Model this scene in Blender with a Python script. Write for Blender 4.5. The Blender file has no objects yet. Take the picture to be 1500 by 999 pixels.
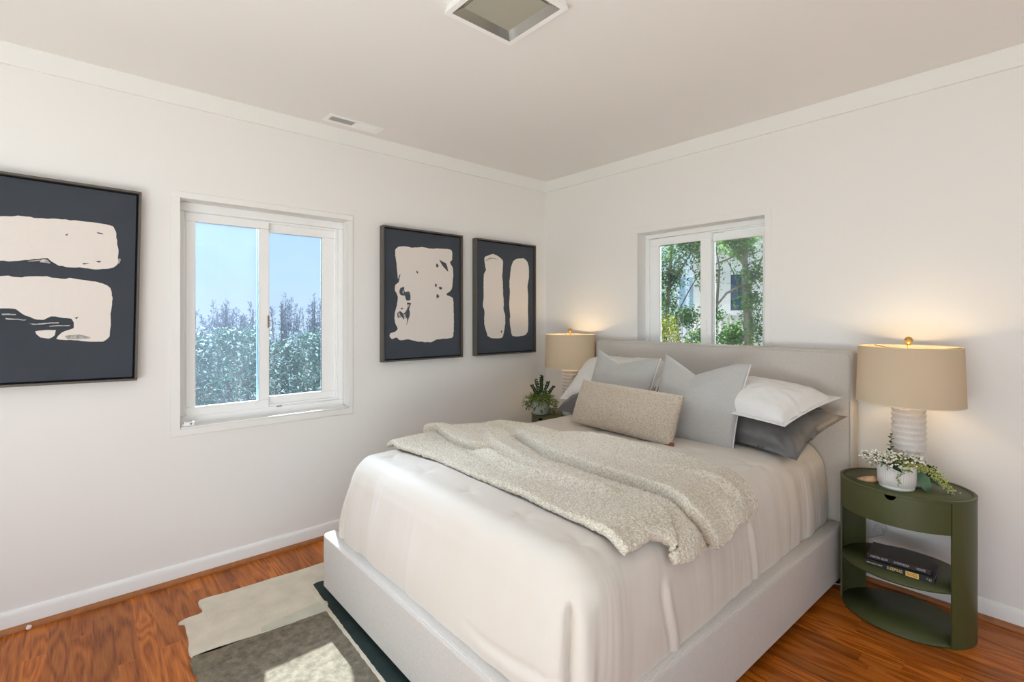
import bpy, bmesh, math, random
from math import sin, cos, pi, sqrt, exp, atan2, radians
from mathutils import Vector, Matrix, noise

random.seed(7)
SC = bpy.context.scene
COL = SC.collection

# ------------------------------------------------------------------ camera
cam_d = bpy.data.cameras.new('camera'); cam = bpy.data.objects.new('camera', cam_d); COL.objects.link(cam)
cam_d.sensor_width = 36.0; cam_d.lens = 17.184; cam_d.shift_y = -0.02367; cam_d.clip_start = 0.02
cam.location = (2.905, -2.944, 1.308); cam.rotation_euler = (radians(90), 0, radians(48.595))
SC.camera = cam
# ------------------------------------------------------------------ look
SC.view_settings.view_transform = 'Standard'
SC.view_settings.look = 'None'
SC.view_settings.gamma = 1.0
SC.view_settings.use_curve_mapping = False
SC.view_settings.exposure = 0.0
SC.cycles.use_denoising = True
SC.cycles.max_bounces = 10
SC.cycles.diffuse_bounces = 6
SC.cycles.transparent_max_bounces = 16
SC.cycles.sample_clamp_indirect = 6.0
SC.cycles.caustics_reflective = False
SC.cycles.caustics_refractive = False

def lin(c):
    """sRGB 0-255 -> linear"""
    r = []
    for v in c:
        v /= 255.0
        r.append(v / 12.92 if v <= 0.04045 else ((v + 0.055) / 1.055) ** 2.4)
    return tuple(r) + (1.0,)

# ------------------------------------------------------------------ world / sky
W = bpy.data.worlds.new('sky'); SC.world = W; W.use_nodes = True
nt = W.node_tree; nt.nodes.clear()
wo = nt.nodes.new('ShaderNodeOutputWorld'); wb = nt.nodes.new('ShaderNodeBackground')
tc = nt.nodes.new('ShaderNodeTexCoord'); sx = nt.nodes.new('ShaderNodeSeparateXYZ'); rp = nt.nodes.new('ShaderNodeValToRGB')
nt.links.new(tc.outputs['Generated'], sx.inputs[0]); nt.links.new(sx.outputs['Z'], rp.inputs[0])
e = rp.color_ramp.elements
e[0].position = 0.0; e[0].color = (0.72, 0.83, 0.95, 1)
e[1].position = 0.25; e[1].color = (0.50, 0.70, 0.98, 1)
k = rp.color_ramp.elements.new(0.10); k.color = (0.60, 0.76, 0.95, 1)
k = rp.color_ramp.elements.new(0.5); k.color = (0.75, 0.90, 1.20, 1)
nt.links.new(rp.outputs[0], wb.inputs[0]); wb.inputs[1].default_value = 1.0
nt.links.new(wb.outputs[0], wo.inputs[0])

# ------------------------------------------------------------------ sun
sd = bpy.data.lights.new('sun', 'SUN'); sun = bpy.data.objects.new('sun', sd); COL.objects.link(sun)
sd.energy = 20.0; sd.angle = radians(0.6); sd.color = (1.0, 0.95, 0.87)
sun.rotation_euler = Vector((1.0, -0.28, -0.77)).to_track_quat('-Z', 'Y').to_euler()

# area lamps added for fill behind the camera and extra sky light outside
def area(name, loc, direction, sx_, sy_, power, color):
    d = bpy.data.lights.new(name, 'AREA'); o = bpy.data.objects.new(name, d); COL.objects.link(o)
    d.shape = 'RECTANGLE'; d.size = sx_; d.size_y = sy_; d.energy = power; d.color = color
    o.location = loc; o.rotation_euler = Vector(direction).to_track_quat('-Z', 'Y').to_euler()
    return o
area('daylight_rear', (2.0, -5.06, 1.20), (0, 1, 1.2), 3.4, 2.1, 12, (0.93, 0.985, 1.0))  # unseen fill lamp added at the rear opening
area('daylight_side', (4.46, -2.9, 1.20), (-1, 0, 1.3), 2.6, 2.1, 4, (0.92, 0.985, 1.0))  # weaker unseen fill lamp added at the side opening
area('daylight_bounce', (2.9, -4.0, 0.35), (-0.10, 0.35, 1.0), 2.4, 1.2, 72, (0.88, 0.98, 1.0))  # low lamp added behind the camera, aimed up to brighten the ceiling
area('skylight_left_window', (-1.3, -2.1, 3.0), (1.0, 0, -0.5), 3.2, 1.8, 1000, (0.86, 0.95, 1.0))  # lamp added above the view to strengthen sky light through this window
area('skylight_bed_window', (2.4, 1.5, 3.2), (-0.6, -1.0, -1.05), 2.6, 1.6, 420, (0.90, 0.97, 1.0))  # same kind of added lamp, outside the window over the bed

# ================================================================== helpers
def new_bm(): return bmesh.new()

def merge(dst, src, mtx=None):
    if mtx is not None: bmesh.ops.transform(src, matrix=mtx, verts=src.verts)
    me = bpy.data.meshes.new('tmp'); src.to_mesh(me); src.free()
    dst.from_mesh(me); bpy.data.meshes.remove(me)

def add_box(bm, lo, hi, bevel=0.0, seg=2, mtx=None):
    t = bmesh.new(); bmesh.ops.create_cube(t, size=1.0)
    lo, hi = Vector(lo), Vector(hi); c = (lo + hi) / 2; s = hi - lo
    for v in t.verts: v.co = Vector((v.co.x * s.x + c.x, v.co.y * s.y + c.y, v.co.z * s.z + c.z))
    if bevel > 0:
        bmesh.ops.bevel(t, geom=t.edges[:], offset=bevel, segments=seg, profile=0.5, affect='EDGES')
    merge(bm, t, mtx)

def add_prism(bm, pts, fn, depth):
    """closed outline pts (2-D); fn(a,b,d) -> 3-D; extruded from d=0 to depth"""
    n = len(pts)
    A = [bm.verts.new(fn(p[0], p[1], 0.0)) for p in pts]
    B = [bm.verts.new(fn(p[0], p[1], depth)) for p in pts]
    bm.faces.new(A); bm.faces.new(B[::-1])
    for i in range(n):
        j = (i + 1) % n
        bm.faces.new((A[j], A[i], B[i], B[j]))
    bmesh.ops.recalc_face_normals(bm, faces=bm.faces[:])

def add_lathe(bm, prof, seg=48, mod=None, cap=True):
    """prof: list of (r,z)"""
    rings = []
    for (r, z) in prof:
        ring = []
        for k in range(seg):
            a = 2 * pi * k / seg
            rr = r if mod is None else mod(r, z, a)
            ring.append(bm.verts.new((rr * cos(a), rr * sin(a), z)))
        rings.append(ring)
    for i in range(len(rings) - 1):
        for k in range(seg):
            j = (k + 1) % seg
            bm.faces.new((rings[i][k], rings[i][j], rings[i + 1][j], rings[i + 1][k]))
    if cap:
        bm.faces.new(rings[0][::-1]); bm.faces.new(rings[-1])

def add_tube(bm, pts, r, seg=8, taper=None):
    pts = [Vector(p) for p in pts]
    rings = []
    n = len(pts)
    up = Vector((0.13, 0.21, 0.97))
    for i, p in enumerate(pts):
        d = (pts[min(i + 1, n - 1)] - pts[max(i - 1, 0)])
        if d.length < 1e-9: d = Vector((0, 0, 1))
        d.normalize()
        a = d.cross(up)
        if a.length < 1e-3: a = d.cross(Vector((1, 0, 0)))
        a.normalize(); b = d.cross(a)
        rr = r if taper is None else r + (taper - r) * i / (n - 1)
        rings.append([bm.verts.new(p + a * rr * cos(2 * pi * k / seg) + b * rr * sin(2 * pi * k / seg)) for k in range(seg)])
    for i in range(n - 1):
        for k in range(seg):
            j = (k + 1) % seg
            bm.faces.new((rings[i][k], rings[i + 1][k], rings[i + 1][j], rings[i][j]))
    bm.faces.new(rings[0]); bm.faces.new(rings[-1][::-1])

def add_grid(bm, P, close_u=False):
    """P[i][j] 3-D points"""
    V = [[bm.verts.new(p) for p in row] for row in P]
    n = len(V); m = len(V[0])
    for i in range(n if close_u else n - 1):
        for j in range(m - 1):
            a = V[i]; b = V[(i + 1) % n]
            bm.faces.new((a[j], b[j], b[j + 1], a[j + 1]))
    return V

def add_sphere(bm, c, r, u=12, v=8, squash=(1, 1, 1)):
    t = bmesh.new(); bmesh.ops.create_uvsphere(t, u_segments=u, v_segments=v, radius=r)
    for q in t.verts: q.co = Vector((q.co.x * squash[0], q.co.y * squash[1], q.co.z * squash[2])) + Vector(c)
    merge(bm, t)

def obj(name, bm, m, parent=None, angle=38):
    for f in bm.faces: f.smooth = angle > 0
    lim = radians(angle)
    for ed in bm.edges:
        if len(ed.link_faces) == 2:
            try: ed.smooth = ed.calc_face_angle() < lim
            except ValueError: ed.smooth = True
    if parent is None:                                    # put a free object's origin at its base
        lo = Vector((1e9,) * 3); hi = Vector((-1e9,) * 3)
        for v in bm.verts:
            for k in range(3):
                lo[k] = min(lo[k], v.co[k]); hi[k] = max(hi[k], v.co[k])
        c = Vector(((lo.x + hi.x) / 2, (lo.y + hi.y) / 2, lo.z))
        bmesh.ops.translate(bm, vec=-c, verts=bm.verts)
    me = bpy.data.meshes.new(name); bm.to_mesh(me); bm.free()
    me.materials.append(m)
    o = bpy.data.objects.new(name, me); COL.objects.link(o)
    if parent is None: o.location = c
    else: o.parent = parent
    return o

def tag(o, label, cat, group=None, kind=None):
    o['label'] = label; o['category'] = cat
    if group: o['group'] = group
    if kind: o['kind'] = kind
    return o

def thing(name, label, cat, loc=(0, 0, 0), group=None, kind=None, rot=(0, 0, 0)):
    o = bpy.data.objects.new(name, None); COL.objects.link(o)
    o.empty_display_size = 0.1
    o.location = loc; o.rotation_euler = rot
    tag(o, label, cat, group, kind)
    return o

def wobj(name, bm, m, root, angle=38):
    """part built in world coordinates under an unrotated root"""
    bmesh.ops.translate(bm, vec=-Vector(root.location), verts=bm.verts)
    return obj(name, bm, m, root, angle)

def sub(name, bm, m, part, angle=38): return obj(name, bm, m, part, angle)

def struct(o, label=None):
    o['kind'] = 'structure'
    if label: o['label'] = label
    return o

def copy_tree(o, parent=None):
    c = o.copy(); COL.objects.link(c)
    if parent is not None:
        c.parent = parent; c.matrix_parent_inverse = o.matrix_parent_inverse.copy()
    for ch in list(o.children): copy_tree(ch, c)
    return c

# ------------------------------------------------------------------ materials
def base_mat(name):
    m = bpy.data.materials.new(name); m.use_nodes = True
    n = m.node_tree; p = n.nodes['Principled BSDF']
    return m, n, p

def mat(name, col, rough=0.6, metal=0.0, spec=0.5, var=None, bump=None, sheen=0.0, coat=0.0):
    """col sRGB; var=(scale, amount); bump=(kind, scale, distance) object space"""
    m, n, p = base_mat(name)
    c = lin(col)
    p.inputs['Base Color'].default_value = c
    p.inputs['Roughness'].default_value = rough
    p.inputs['Metallic'].default_value = metal
    p.inputs['Specular IOR Level'].default_value = spec
    if sheen: p.inputs['Sheen Weight'].default_value = sheen
    if coat: p.inputs['Coat Weight'].default_value = coat
    t = n.nodes.new('ShaderNodeTexCoord')
    if var:
        nz = n.nodes.new('ShaderNodeTexNoise'); nz.inputs['Scale'].default_value = var[0]; nz.inputs['Detail'].default_value = 4
        n.links.new(t.outputs['Object'], nz.inputs['Vector'])
        r = n.nodes.new('ShaderNodeValToRGB')
        a = var[1]
        r.color_ramp.elements[0].position = 0.3; r.color_ramp.elements[1].position = 0.7
        r.color_ramp.elements[0].color = tuple(x * (1 - a) for x in c[:3]) + (1,)
        r.color_ramp.elements[1].color = tuple(min(1, x * (1 + a)) for x in c[:3]) + (1,)
        n.links.new(nz.outputs['Fac'], r.inputs[0]); n.links.new(r.outputs[0], p.inputs['Base Color'])
    if bump:
        kind, sc, dist = bump
        b = n.nodes.new('ShaderNodeBump'); b.inputs['Distance'].default_value = dist; b.inputs['Strength'].default_value = 1.0
        if kind == 'weave':
            h = None
            sep = n.nodes.new('ShaderNodeSeparateXYZ'); n.links.new(t.outputs['Object'], sep.inputs[0])
            acc = None
            for ax in ('X', 'Y', 'Z'):
                s = n.nodes.new('ShaderNodeMath'); s.operation = 'MULTIPLY'; s.inputs[1].default_value = sc
                n.links.new(sep.outputs[ax], s.inputs[0])
                q = n.nodes.new('ShaderNodeMath'); q.operation = 'SINE'; n.links.new(s.outputs[0], q.inputs[0])
                if acc is None: acc = q
                else:
                    ad = n.nodes.new('ShaderNodeMath'); ad.operation = 'ADD'
                    n.links.new(acc.outputs[0], ad.inputs[0]); n.links.new(q.outputs[0], ad.inputs[1]); acc = ad
            n.links.new(acc.outputs[0], b.inputs['Height'])
        elif kind == 'voronoi':
            v = n.nodes.new('ShaderNodeTexVoronoi'); v.inputs['Scale'].default_value = sc
            n.links.new(t.outputs['Object'], v.inputs['Vector'])
            n.links.new(v.outputs['Distance'], b.inputs['Height']); b.invert = True
        else:
            v = n.nodes.new('ShaderNodeTexNoise'); v.inputs['Scale'].default_value = sc; v.inputs['Detail'].default_value = 3
            n.links.new(t.outputs['Object'], v.inputs['Vector']); n.links.new(v.outputs['Fac'], b.inputs['Height'])
        n.links.new(b.outputs[0], p.inputs['Normal'])
    return m

def sherpa_mat(name, c1, c2, sc, dist):
    m, n, p = base_mat(name)
    p.inputs['Roughness'].default_value = 0.95; p.inputs['Specular IOR Level'].default_value = 0.1
    p.inputs['Sheen Weight'].default_value = 0.2
    t = n.nodes.new('ShaderNodeTexCoord')
    v = n.nodes.new('ShaderNodeTexVoronoi'); v.inputs['Scale'].default_value = sc
    nz = n.nodes.new('ShaderNodeTexNoise'); nz.inputs['Scale'].default_value = sc * 0.5; nz.inputs['Detail'].default_value = 4
    mx = n.nodes.new('ShaderNodeVectorMath'); mx.operation = 'SCALE'; mx.inputs['Scale'].default_value = 0.012
    ad = n.nodes.new('ShaderNodeVectorMath'); ad.operation = 'ADD'
    n.links.new(t.outputs['Object'], nz.inputs['Vector'])
    n.links.new(nz.outputs['Color'], mx.inputs[0]); n.links.new(t.outputs['Object'], ad.inputs[0]); n.links.new(mx.outputs[0], ad.inputs[1])
    n.links.new(ad.outputs[0], v.inputs['Vector'])
    r = n.nodes.new('ShaderNodeValToRGB')
    r.color_ramp.elements[0].position = 0.15; r.color_ramp.elements[0].color = lin(c1)
    r.color_ramp.elements[1].position = 0.8; r.color_ramp.elements[1].color = lin(c2)
    n.links.new(v.outputs['Distance'], r.inputs[0]); n.links.new(r.outputs[0], p.inputs['Base Color'])
    b = n.nodes.new('ShaderNodeBump'); b.inputs['Distance'].default_value = dist; b.invert = True
    n.links.new(v.outputs['Distance'], b.inputs['Height']); n.links.new(b.outputs[0], p.inputs['Normal'])
    return m

def floor_mat():
    m, n, p = base_mat('laminate_oak'); L = n.links.new
    t = n.nodes.new('ShaderNodeTexCoord'); s = n.nodes.new('ShaderNodeSeparateXYZ'); L(t.outputs['Object'], s.inputs[0])
    def M(op, a, b=None, c=None):
        q = n.nodes.new('ShaderNodeMath'); q.operation = op
        for i, v in enumerate((a, b, c)):
            if v is None: continue
            if isinstance(v, (int, float)): q.inputs[i].default_value = v
            else: L(v, q.inputs[i])
        return q.outputs[0]
    X, Y = s.outputs['X'], s.outputs['Y']
    yr = M('DIVIDE', Y, 0.068); row = M('FLOOR', yr); fy = M('FRACT', yr)
    wn = n.nodes.new('ShaderNodeTexWhiteNoise'); wn.noise_dimensions = '1D'; L(row, wn.inputs['W'])
    xo = M('DIVIDE', M('ADD', X, M('MULTIPLY', wn.outputs['Value'], 3.0)), 0.52); pl = M('FLOOR', xo); fx = M('FRACT', xo)
    cb = n.nodes.new('ShaderNodeCombineXYZ'); L(row, cb.inputs[0]); L(pl, cb.inputs[1])
    wn2 = n.nodes.new('ShaderNodeTexWhiteNoise'); wn2.noise_dimensions = '2D'; L(cb.outputs[0], wn2.inputs['Vector'])
    rnd = wn2.outputs['Value']
    # grain: stretched noise warped into cathedrals, shifted per strip
    gx = M('ADD', M('MULTIPLY', X, 1.0), M('MULTIPLY', rnd, 37.0)); gy = M('ADD', Y, M('MULTIPLY', rnd, 11.0))
    c2 = n.nodes.new('ShaderNodeCombineXYZ'); L(M('MULTIPLY', gx, 1.9), c2.inputs[0]); L(M('MULTIPLY', gy, 11.0), c2.inputs[1])
    nz = n.nodes.new('ShaderNodeTexNoise'); nz.inputs['Scale'].default_value = 1.0; nz.inputs['Detail'].default_value = 1.5; nz.inputs['Roughness'].default_value = 0.35
    L(c2.outputs[0], nz.inputs['Vector'])
    rings = M('SINE', M('MULTIPLY', nz.outputs['Fac'], M('ADD', 16.0, M('MULTIPLY', M('FRACT', M('MULTIPLY', rnd, 7.3)), 52.0))))
    c3 = n.nodes.new('ShaderNodeCombineXYZ'); L(M('MULTIPLY', gx, 9.0), c3.inputs[0]); L(M('MULTIPLY', gy, 170.0), c3.inputs[1])
    nf = n.nodes.new('ShaderNodeTexNoise'); nf.inputs['Scale'].default_value = 1.0; nf.inputs['Detail'].default_value = 2
    L(c3.outputs[0], nf.inputs['Vector'])
    g = M('ADD', M('MULTIPLY', M('ADD', rings, 1.0), 0.155), M('MULTIPLY', nf.outputs['Fac'], 0.74))
    r1 = n.nodes.new('ShaderNodeValToRGB'); el = r1.color_ramp.elements
    el[0].position = 0.18; el[0].color = lin((112, 58, 26)); el[1].position = 0.80; el[1].color = lin((196, 122, 66))
    k = el.new(0.45); k.color = lin((166, 94, 46))
    L(g, r1.inputs[0])
    hsv = n.nodes.new('ShaderNodeHueSaturation'); L(r1.outputs[0], hsv.inputs['Color'])
    hsv.inputs['Saturation'].default_value = 1.06; L(M('ADD', M('MULTIPLY', rnd, 0.55), 0.70), hsv.inputs['Value'])
    L(hsv.outputs[0], p.inputs['Base Color'])
    ey = M('MINIMUM', fy, M('SUBTRACT', 1.0, fy)); ex = M('MINIMUM', fx, M('SUBTRACT', 1.0, fx))
    seam = M('MINIMUM', M('MULTIPLY', ey, 34.0), M('MULTIPLY', ex, 260.0)); seam = M('MINIMUM', seam, 1.0)
    b = n.nodes.new('ShaderNodeBump'); b.inputs['Distance'].default_value = 0.0006; L(seam, b.inputs['Height']); L(b.outputs[0], p.inputs['Normal'])
    p.inputs['Roughness'].default_value = 0.33; p.inputs['Specular IOR Level'].default_value = 0.35
    return m

def glass_mat(name, haze, tint, hazecol):
    m = bpy.data.materials.new(name); m.use_nodes = True; n = m.node_tree; n.nodes.clear(); L = n.links.new
    out = n.nodes.new('ShaderNodeOutputMaterial')
    tr = n.nodes.new('ShaderNodeBsdfTransparent'); tr.inputs[0].default_value = tint
    gl = n.nodes.new('ShaderNodeBsdfGlossy'); gl.inputs['Roughness'].default_value = 0.0
    tl = n.nodes.new('ShaderNodeBsdfTranslucent'); tl.inputs[0].default_value = hazecol
    fr = n.nodes.new('ShaderNodeFresnel'); fr.inputs[0].default_value = 1.45
    t = n.nodes.new('ShaderNodeTexCoord'); nz = n.nodes.new('ShaderNodeTexNoise'); nz.inputs['Scale'].default_value = 6; nz.inputs['Detail'].default_value = 5
    L(t.outputs['Object'], nz.inputs['Vector'])
    mr = n.nodes.new('ShaderNodeMapRange'); mr.inputs[1].default_value = 0.35; mr.inputs[2].default_value = 0.7
    mr.inputs[3].default_value = haze * 0.88; mr.inputs[4].default_value = haze * 1.12
    L(nz.outputs['Fac'], mr.inputs[0])
    m1 = n.nodes.new('ShaderNodeMixShader'); L(mr.outputs[0], m1.inputs[0]); L(tr.outputs[0], m1.inputs[1]); L(tl.outputs[0], m1.inputs[2])
    m2 = n.nodes.new('ShaderNodeMixShader'); L(fr.outputs[0], m2.inputs[0]); L(m1.outputs[0], m2.inputs[1]); L(gl.outputs[0], m2.inputs[2])
    L(m2.outputs[0], out.inputs[0])
    return m

def translucent_mat(name, col, fac, tcol=None, bump=None):
    m = bpy.data.materials.new(name); m.use_nodes = True; n = m.node_tree; n.nodes.clear(); L = n.links.new
    out = n.nodes.new('ShaderNodeOutputMaterial')
    d = n.nodes.new('ShaderNodeBsdfDiffuse'); d.inputs[0].default_value = lin(col)
    t = n.nodes.new('ShaderNodeBsdfTranslucent'); t.inputs[0].default_value = lin(tcol or col)
    x = n.nodes.new('ShaderNodeMixShader'); x.inputs[0].default_value = fac
    L(d.outputs[0], x.inputs[1]); L(t.outputs[0], x.inputs[2]); L(x.outputs[0], out.inputs[0])
    if bump:
        tcn = n.nodes.new('ShaderNodeTexCoord'); nz = n.nodes.new('ShaderNodeTexNoise'); nz.inputs['Scale'].default_value = bump[0]
        L(tcn.outputs['Object'], nz.inputs['Vector']); b = n.nodes.new('ShaderNodeBump'); b.inputs['Distance'].default_value = bump[1]
        L(nz.outputs['Fac'], b.inputs['Height']); L(b.outputs[0], d.inputs['Normal'])
    return m

def emit_mat(name, col, s):
    m = bpy.data.materials.new(name); m.use_nodes = True; n = m.node_tree; n.nodes.clear()
    out = n.nodes.new('ShaderNodeOutputMaterial'); em = n.nodes.new('ShaderNodeEmission')
    em.inputs[0].default_value = col; em.inputs[1].default_value = s; n.links.new(em.outputs[0], out.inputs[0]); return m

def leaf_mat(name, c1, c2, sc=9, trans=0.35):
    m = bpy.data.materials.new(name); m.use_nodes = True; n = m.node_tree; n.nodes.clear(); L = n.links.new
    out = n.nodes.new('ShaderNodeOutputMaterial')
    t = n.nodes.new('ShaderNodeTexCoord'); nz = n.nodes.new('ShaderNodeTexNoise'); nz.inputs['Scale'].default_value = sc; nz.inputs['Detail'].default_value = 3
    L(t.outputs['Object'], nz.inputs['Vector']); r = n.nodes.new('ShaderNodeValToRGB')
    r.color_ramp.elements[0].position = 0.35; r.color_ramp.elements[0].color = lin(c1)
    r.color_ramp.elements[1].position = 0.66; r.color_ramp.elements[1].color = lin(c2)
    L(nz.outputs['Fac'], r.inputs[0])
    d = n.nodes.new('ShaderNodeBsdfDiffuse'); tr = n.nodes.new('ShaderNodeBsdfTranslucent')
    L(r.outputs[0], d.inputs[0]); L(r.outputs[0], tr.inputs[0])
    x = n.nodes.new('ShaderNodeMixShader'); x.inputs[0].default_value = trans; L(d.outputs[0], x.inputs[1]); L(tr.outputs[0], x.inputs[2])
    L(x.outputs[0], out.inputs[0]); return m

WALL = mat('wall_paint', (238, 236, 233), 0.75, spec=0.25)
CEIL = mat('ceiling_paint', (238, 235, 232), 0.85, spec=0.2)
TRIM = mat('trim_paint', (240, 239, 236), 0.45, spec=0.4)
VINYL = mat('white_vinyl', (248, 248, 247), 0.35)
WOODTRIM = mat('oak_shoe_moulding', (160, 100, 52), 0.45, var=(30, 0.15))
FLOOR = floor_mat()
FABRIC = mat('beige_linen_upholstery', (227, 220, 212), 0.9, spec=0.15, var=(160, 0.05), bump=('weave', 2600, 0.0004), sheen=0.15)
SHEET = mat('white_cotton_satin', (216, 208, 198), 0.6, spec=0.25, sheen=0.1)
THROW = sherpa_mat('cream_sherpa', (238, 230, 216), (200, 188, 168), 150, 0.004)
BOUCLE = sherpa_mat('oatmeal_boucle', (228, 214, 198), (182, 166, 146), 230, 0.002)
LINEN = mat('pale_grey_linen', (214, 213, 210), 0.9, spec=0.15, var=(90, 0.03), bump=('weave', 3400, 0.0003), sheen=0.1)
PIPING = mat('pale_piping', (222, 220, 216), 0.85, spec=0.15)
SHAM = mat('white_linen', (232, 230, 227), 0.85, spec=0.15, bump=('noise', 220, 0.0004))
SATIN = mat('charcoal_satin', (96, 94, 93), 0.42, spec=0.5, sheen=0.2)
LEATHER = mat('tan_leather', (120, 62, 30), 0.5)
OLIVE = mat('olive_powder_coat', (76, 80, 46), 0.42, spec=0.4, bump=('noise', 500, 0.0001))
CERAMIC = mat('white_ceramic', (222, 218, 212), 0.5, spec=0.4, bump=('noise', 90, 0.0006))
LAMPC = mat('ribbed_stoneware', (208, 205, 201), 0.6, spec=0.3, bump=('noise', 120, 0.001))
BRASS = mat('brushed_brass', (206, 168, 96), 0.28, metal=1.0)
DARKWOOD = mat('dark_wood_leg', (70, 40, 22), 0.5)
SHADE = translucent_mat('linen_lampshade', (206, 192, 166), 0.10, (226, 190, 135))
SHADEIN = translucent_mat('shade_lining', (236, 222, 196), 0.2, (236, 200, 150))
BULB = emit_mat('warm_bulb', (1.0, 0.74, 0.42, 1), 14.0)

# ================================================================== room shell
H = 2.44; XR = 4.40; YR = -5.00
WT = 0.16
def wall_with_hole(name, fixed_axis, pos, out, a0, a1, holes, m=WALL):
    """wall slab from pos to pos+out along fixed_axis, spanning a0..a1 on the other axis, rectangular holes (b0,b1,z0,z1)"""
    bm = new_bm()
    As = sorted({a0, a1} | {h[0] for h in holes} | {h[1] for h in holes})
    Zs = sorted({-0.02, H + 0.03} | {h[2] for h in holes} | {h[3] for h in holes})
    def inside(a, z): return any(h[0] < a < h[1] and h[2] < z < h[3] for h in holes)
    for i in range(len(As) - 1):
        for j in range(len(Zs) - 1):
            a, b, c, d = As[i], As[i + 1], Zs[j], Zs[j + 1]
            if inside((a + b) / 2, (c + d) / 2): continue
            lo = [0, 0, c]; hi = [0, 0, d]; o = 1 - fixed_axis
            lo[fixed_axis], hi[fixed_axis] = min(pos, pos + out), max(pos, pos + out)
            lo[o], hi[o] = a, b
            add_box(bm, lo, hi)
    bmesh.ops.remove_doubles(bm, verts=bm.verts, dist=1e-5)
    # drop the hidden faces between the blocks
    bm.verts.index_update(); seen = {}
    for f in bm.faces[:]:
        seen.setdefault(tuple(sorted(v.index for v in f.verts)), []).append(f)
    kill = [f for fs in seen.values() if len(fs) > 1 for f in fs]
    bmesh.ops.delete(bm, geom=kill, context='FACES')
    bmesh.ops.recalc_face_normals(bm, faces=bm.faces[:])
    return struct(obj(name, bm, m, angle=0))

W1 = dict(y0=-2.575, y1=-1.714, z0=0.750, z1=1.898)       # window in the left wall
W2 = dict(x0=0.906, x1=1.758, z0=0.760, z1=1.893)         # window over the bed
struct_l = wall_with_hole('wall_left', 0, 0.0, -WT, YR - WT, WT, [(W1['y0'], W1['y1'], W1['z0'], W1['z1'])])
wall_with_hole('wall_back', 1, 0.0, WT, 0.0, XR, [(W2['x0'], W2['x1'], W2['z0'], W2['z1'])])
wall_with_hole('wall_right', 0, XR, WT, YR - WT, WT, [(-4.3, -1.5, 0.10, 2.30)])
wall_with_hole('wall_rear', 1, YR, -WT, 0.0, XR, [(0.25, 3.75, 0.10, 2.30)])
bm = new_bm(); add_box(bm, (-WT, YR - WT, -0.12), (XR + WT, WT, 0.0)); struct(obj('floor', bm, FLOOR))
bm = new_bm(); add_box(bm, (-WT, YR - WT, H), (XR + WT, WT, H + 0.12)); struct(obj('ceiling', bm, CEIL))

# flat crown boards with a thin bead on the lower edge
bm = new_bm(); add_box(bm, (0.0, YR, 2.352), (0.017, -0.0, H)); struct(obj('trim_1', bm, TRIM))
bm = new_bm(); add_box(bm, (0.017, -0.017, 2.352), (XR, 0.0, H)); struct(obj('trim_2', bm, TRIM))
# baseboards with a rounded cap
def base_profile(bm, run0, run1, along):
    prof = [(0, 0.0), (0.014, 0.0), (0.014, 0.068), (0.010, 0.078), (0.006, 0.084), (0.0, 0.086)]
    for s in (0,):
        A = []; B = []
        for d, z in prof:
            if along == 'y': A.append(bm.verts.new((d, run0, z))); B.append(bm.verts.new((d, run1, z)))
            else: A.append(bm.verts.new((run0, -d, z))); B.append(bm.verts.new((run1, -d, z)))
        n = len(prof)
        for i in range(n): j = (i + 1) % n; bm.faces.new((A[i], A[j], B[j], B[i]))
        bm.faces.new(A[::-1]); bm.faces.new(B)
    bmesh.ops.recalc_face_normals(bm, faces=bm.faces[:])
bm = new_bm(); base_profile(bm, YR, 0.0, 'y'); struct(obj('baseboard_left', bm, TRIM, angle=60))
bm = new_bm(); base_profile(bm, 0.014, XR, 'x'); struct(obj('baseboard_back', bm, TRIM, angle=60))
def shoe(bm, run0, run1, along):
    prof = [(0.014, 0.0)] + [(0.014 + 0.017 * cos(t), 0.021 * sin(t)) for t in [i * pi / 2 / 6 for i in range(7)]]
    A = []; B = []
    for d, z in prof:
        if along == 'y': A.append(bm.verts.new((d, run0, z))); B.append(bm.verts.new((d, run1, z)))
        else: A.append(bm.verts.new((run0, -d, z))); B.append(bm.verts.new((run1, -d, z)))
    n = len(prof)
    for i in range(n): j = (i + 1) % n; bm.faces.new((A[i], A[j], B[j], B[i]))
    bm.faces.new(A[::-1]); bm.faces.new(B); bmesh.ops.recalc_face_normals(bm, faces=bm.faces[:])
bm = new_bm(); shoe(bm, YR, -0.0145, 'y'); struct(obj('trim_3', bm, WOODTRIM, angle=60))
bm = new_bm(); shoe(bm, 0.032, XR, 'x'); struct(obj('trim_4', bm, WOODTRIM, angle=60))

# ------------------------------------------------------------------ windows
GLASS1 = glass_mat('hazy_glass', 0.010, (0.86, 0.93, 1.0, 1), (0.62, 0.80, 1.0, 1))
GLASS1B = glass_mat('screened_glass', 0.017, (0.86, 0.92, 1.0, 1), (0.62, 0.80, 1.0, 1))
GLASS2 = glass_mat('clear_glass', 0.006, (0.97, 0.99, 0.99, 1), (0.9, 0.95, 1.0, 1))
SASHBLUE = mat('blue_grey_screen_frame', (150, 186, 212), 0.5)
DARK = mat('dark_gasket', (40, 44, 50), 0.6)

def rect_frame(bm, fn, a0, a1, z0, z1, t, d0, d1, bev=0.003):
    """four mitre-less bars; fn maps (a,d,z) -> xyz lo/hi boxes"""
    for (p, q, r, s) in ((a0, a1, z0, z0 + t[0]), (a0, a1, z1 - t[1], z1), (a0, a0 + t[2], z0 + t[0], z1 - t[1]), (a1 - t[3], a1, z0 + t[0], z1 - t[1])):
        A = fn(p, d0, r); B = fn(q, d1, s)
        add_box(bm, [min(A[i], B[i]) for i in range(3)], [max(A[i], B[i]) for i in range(3)], bev, 1)

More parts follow.
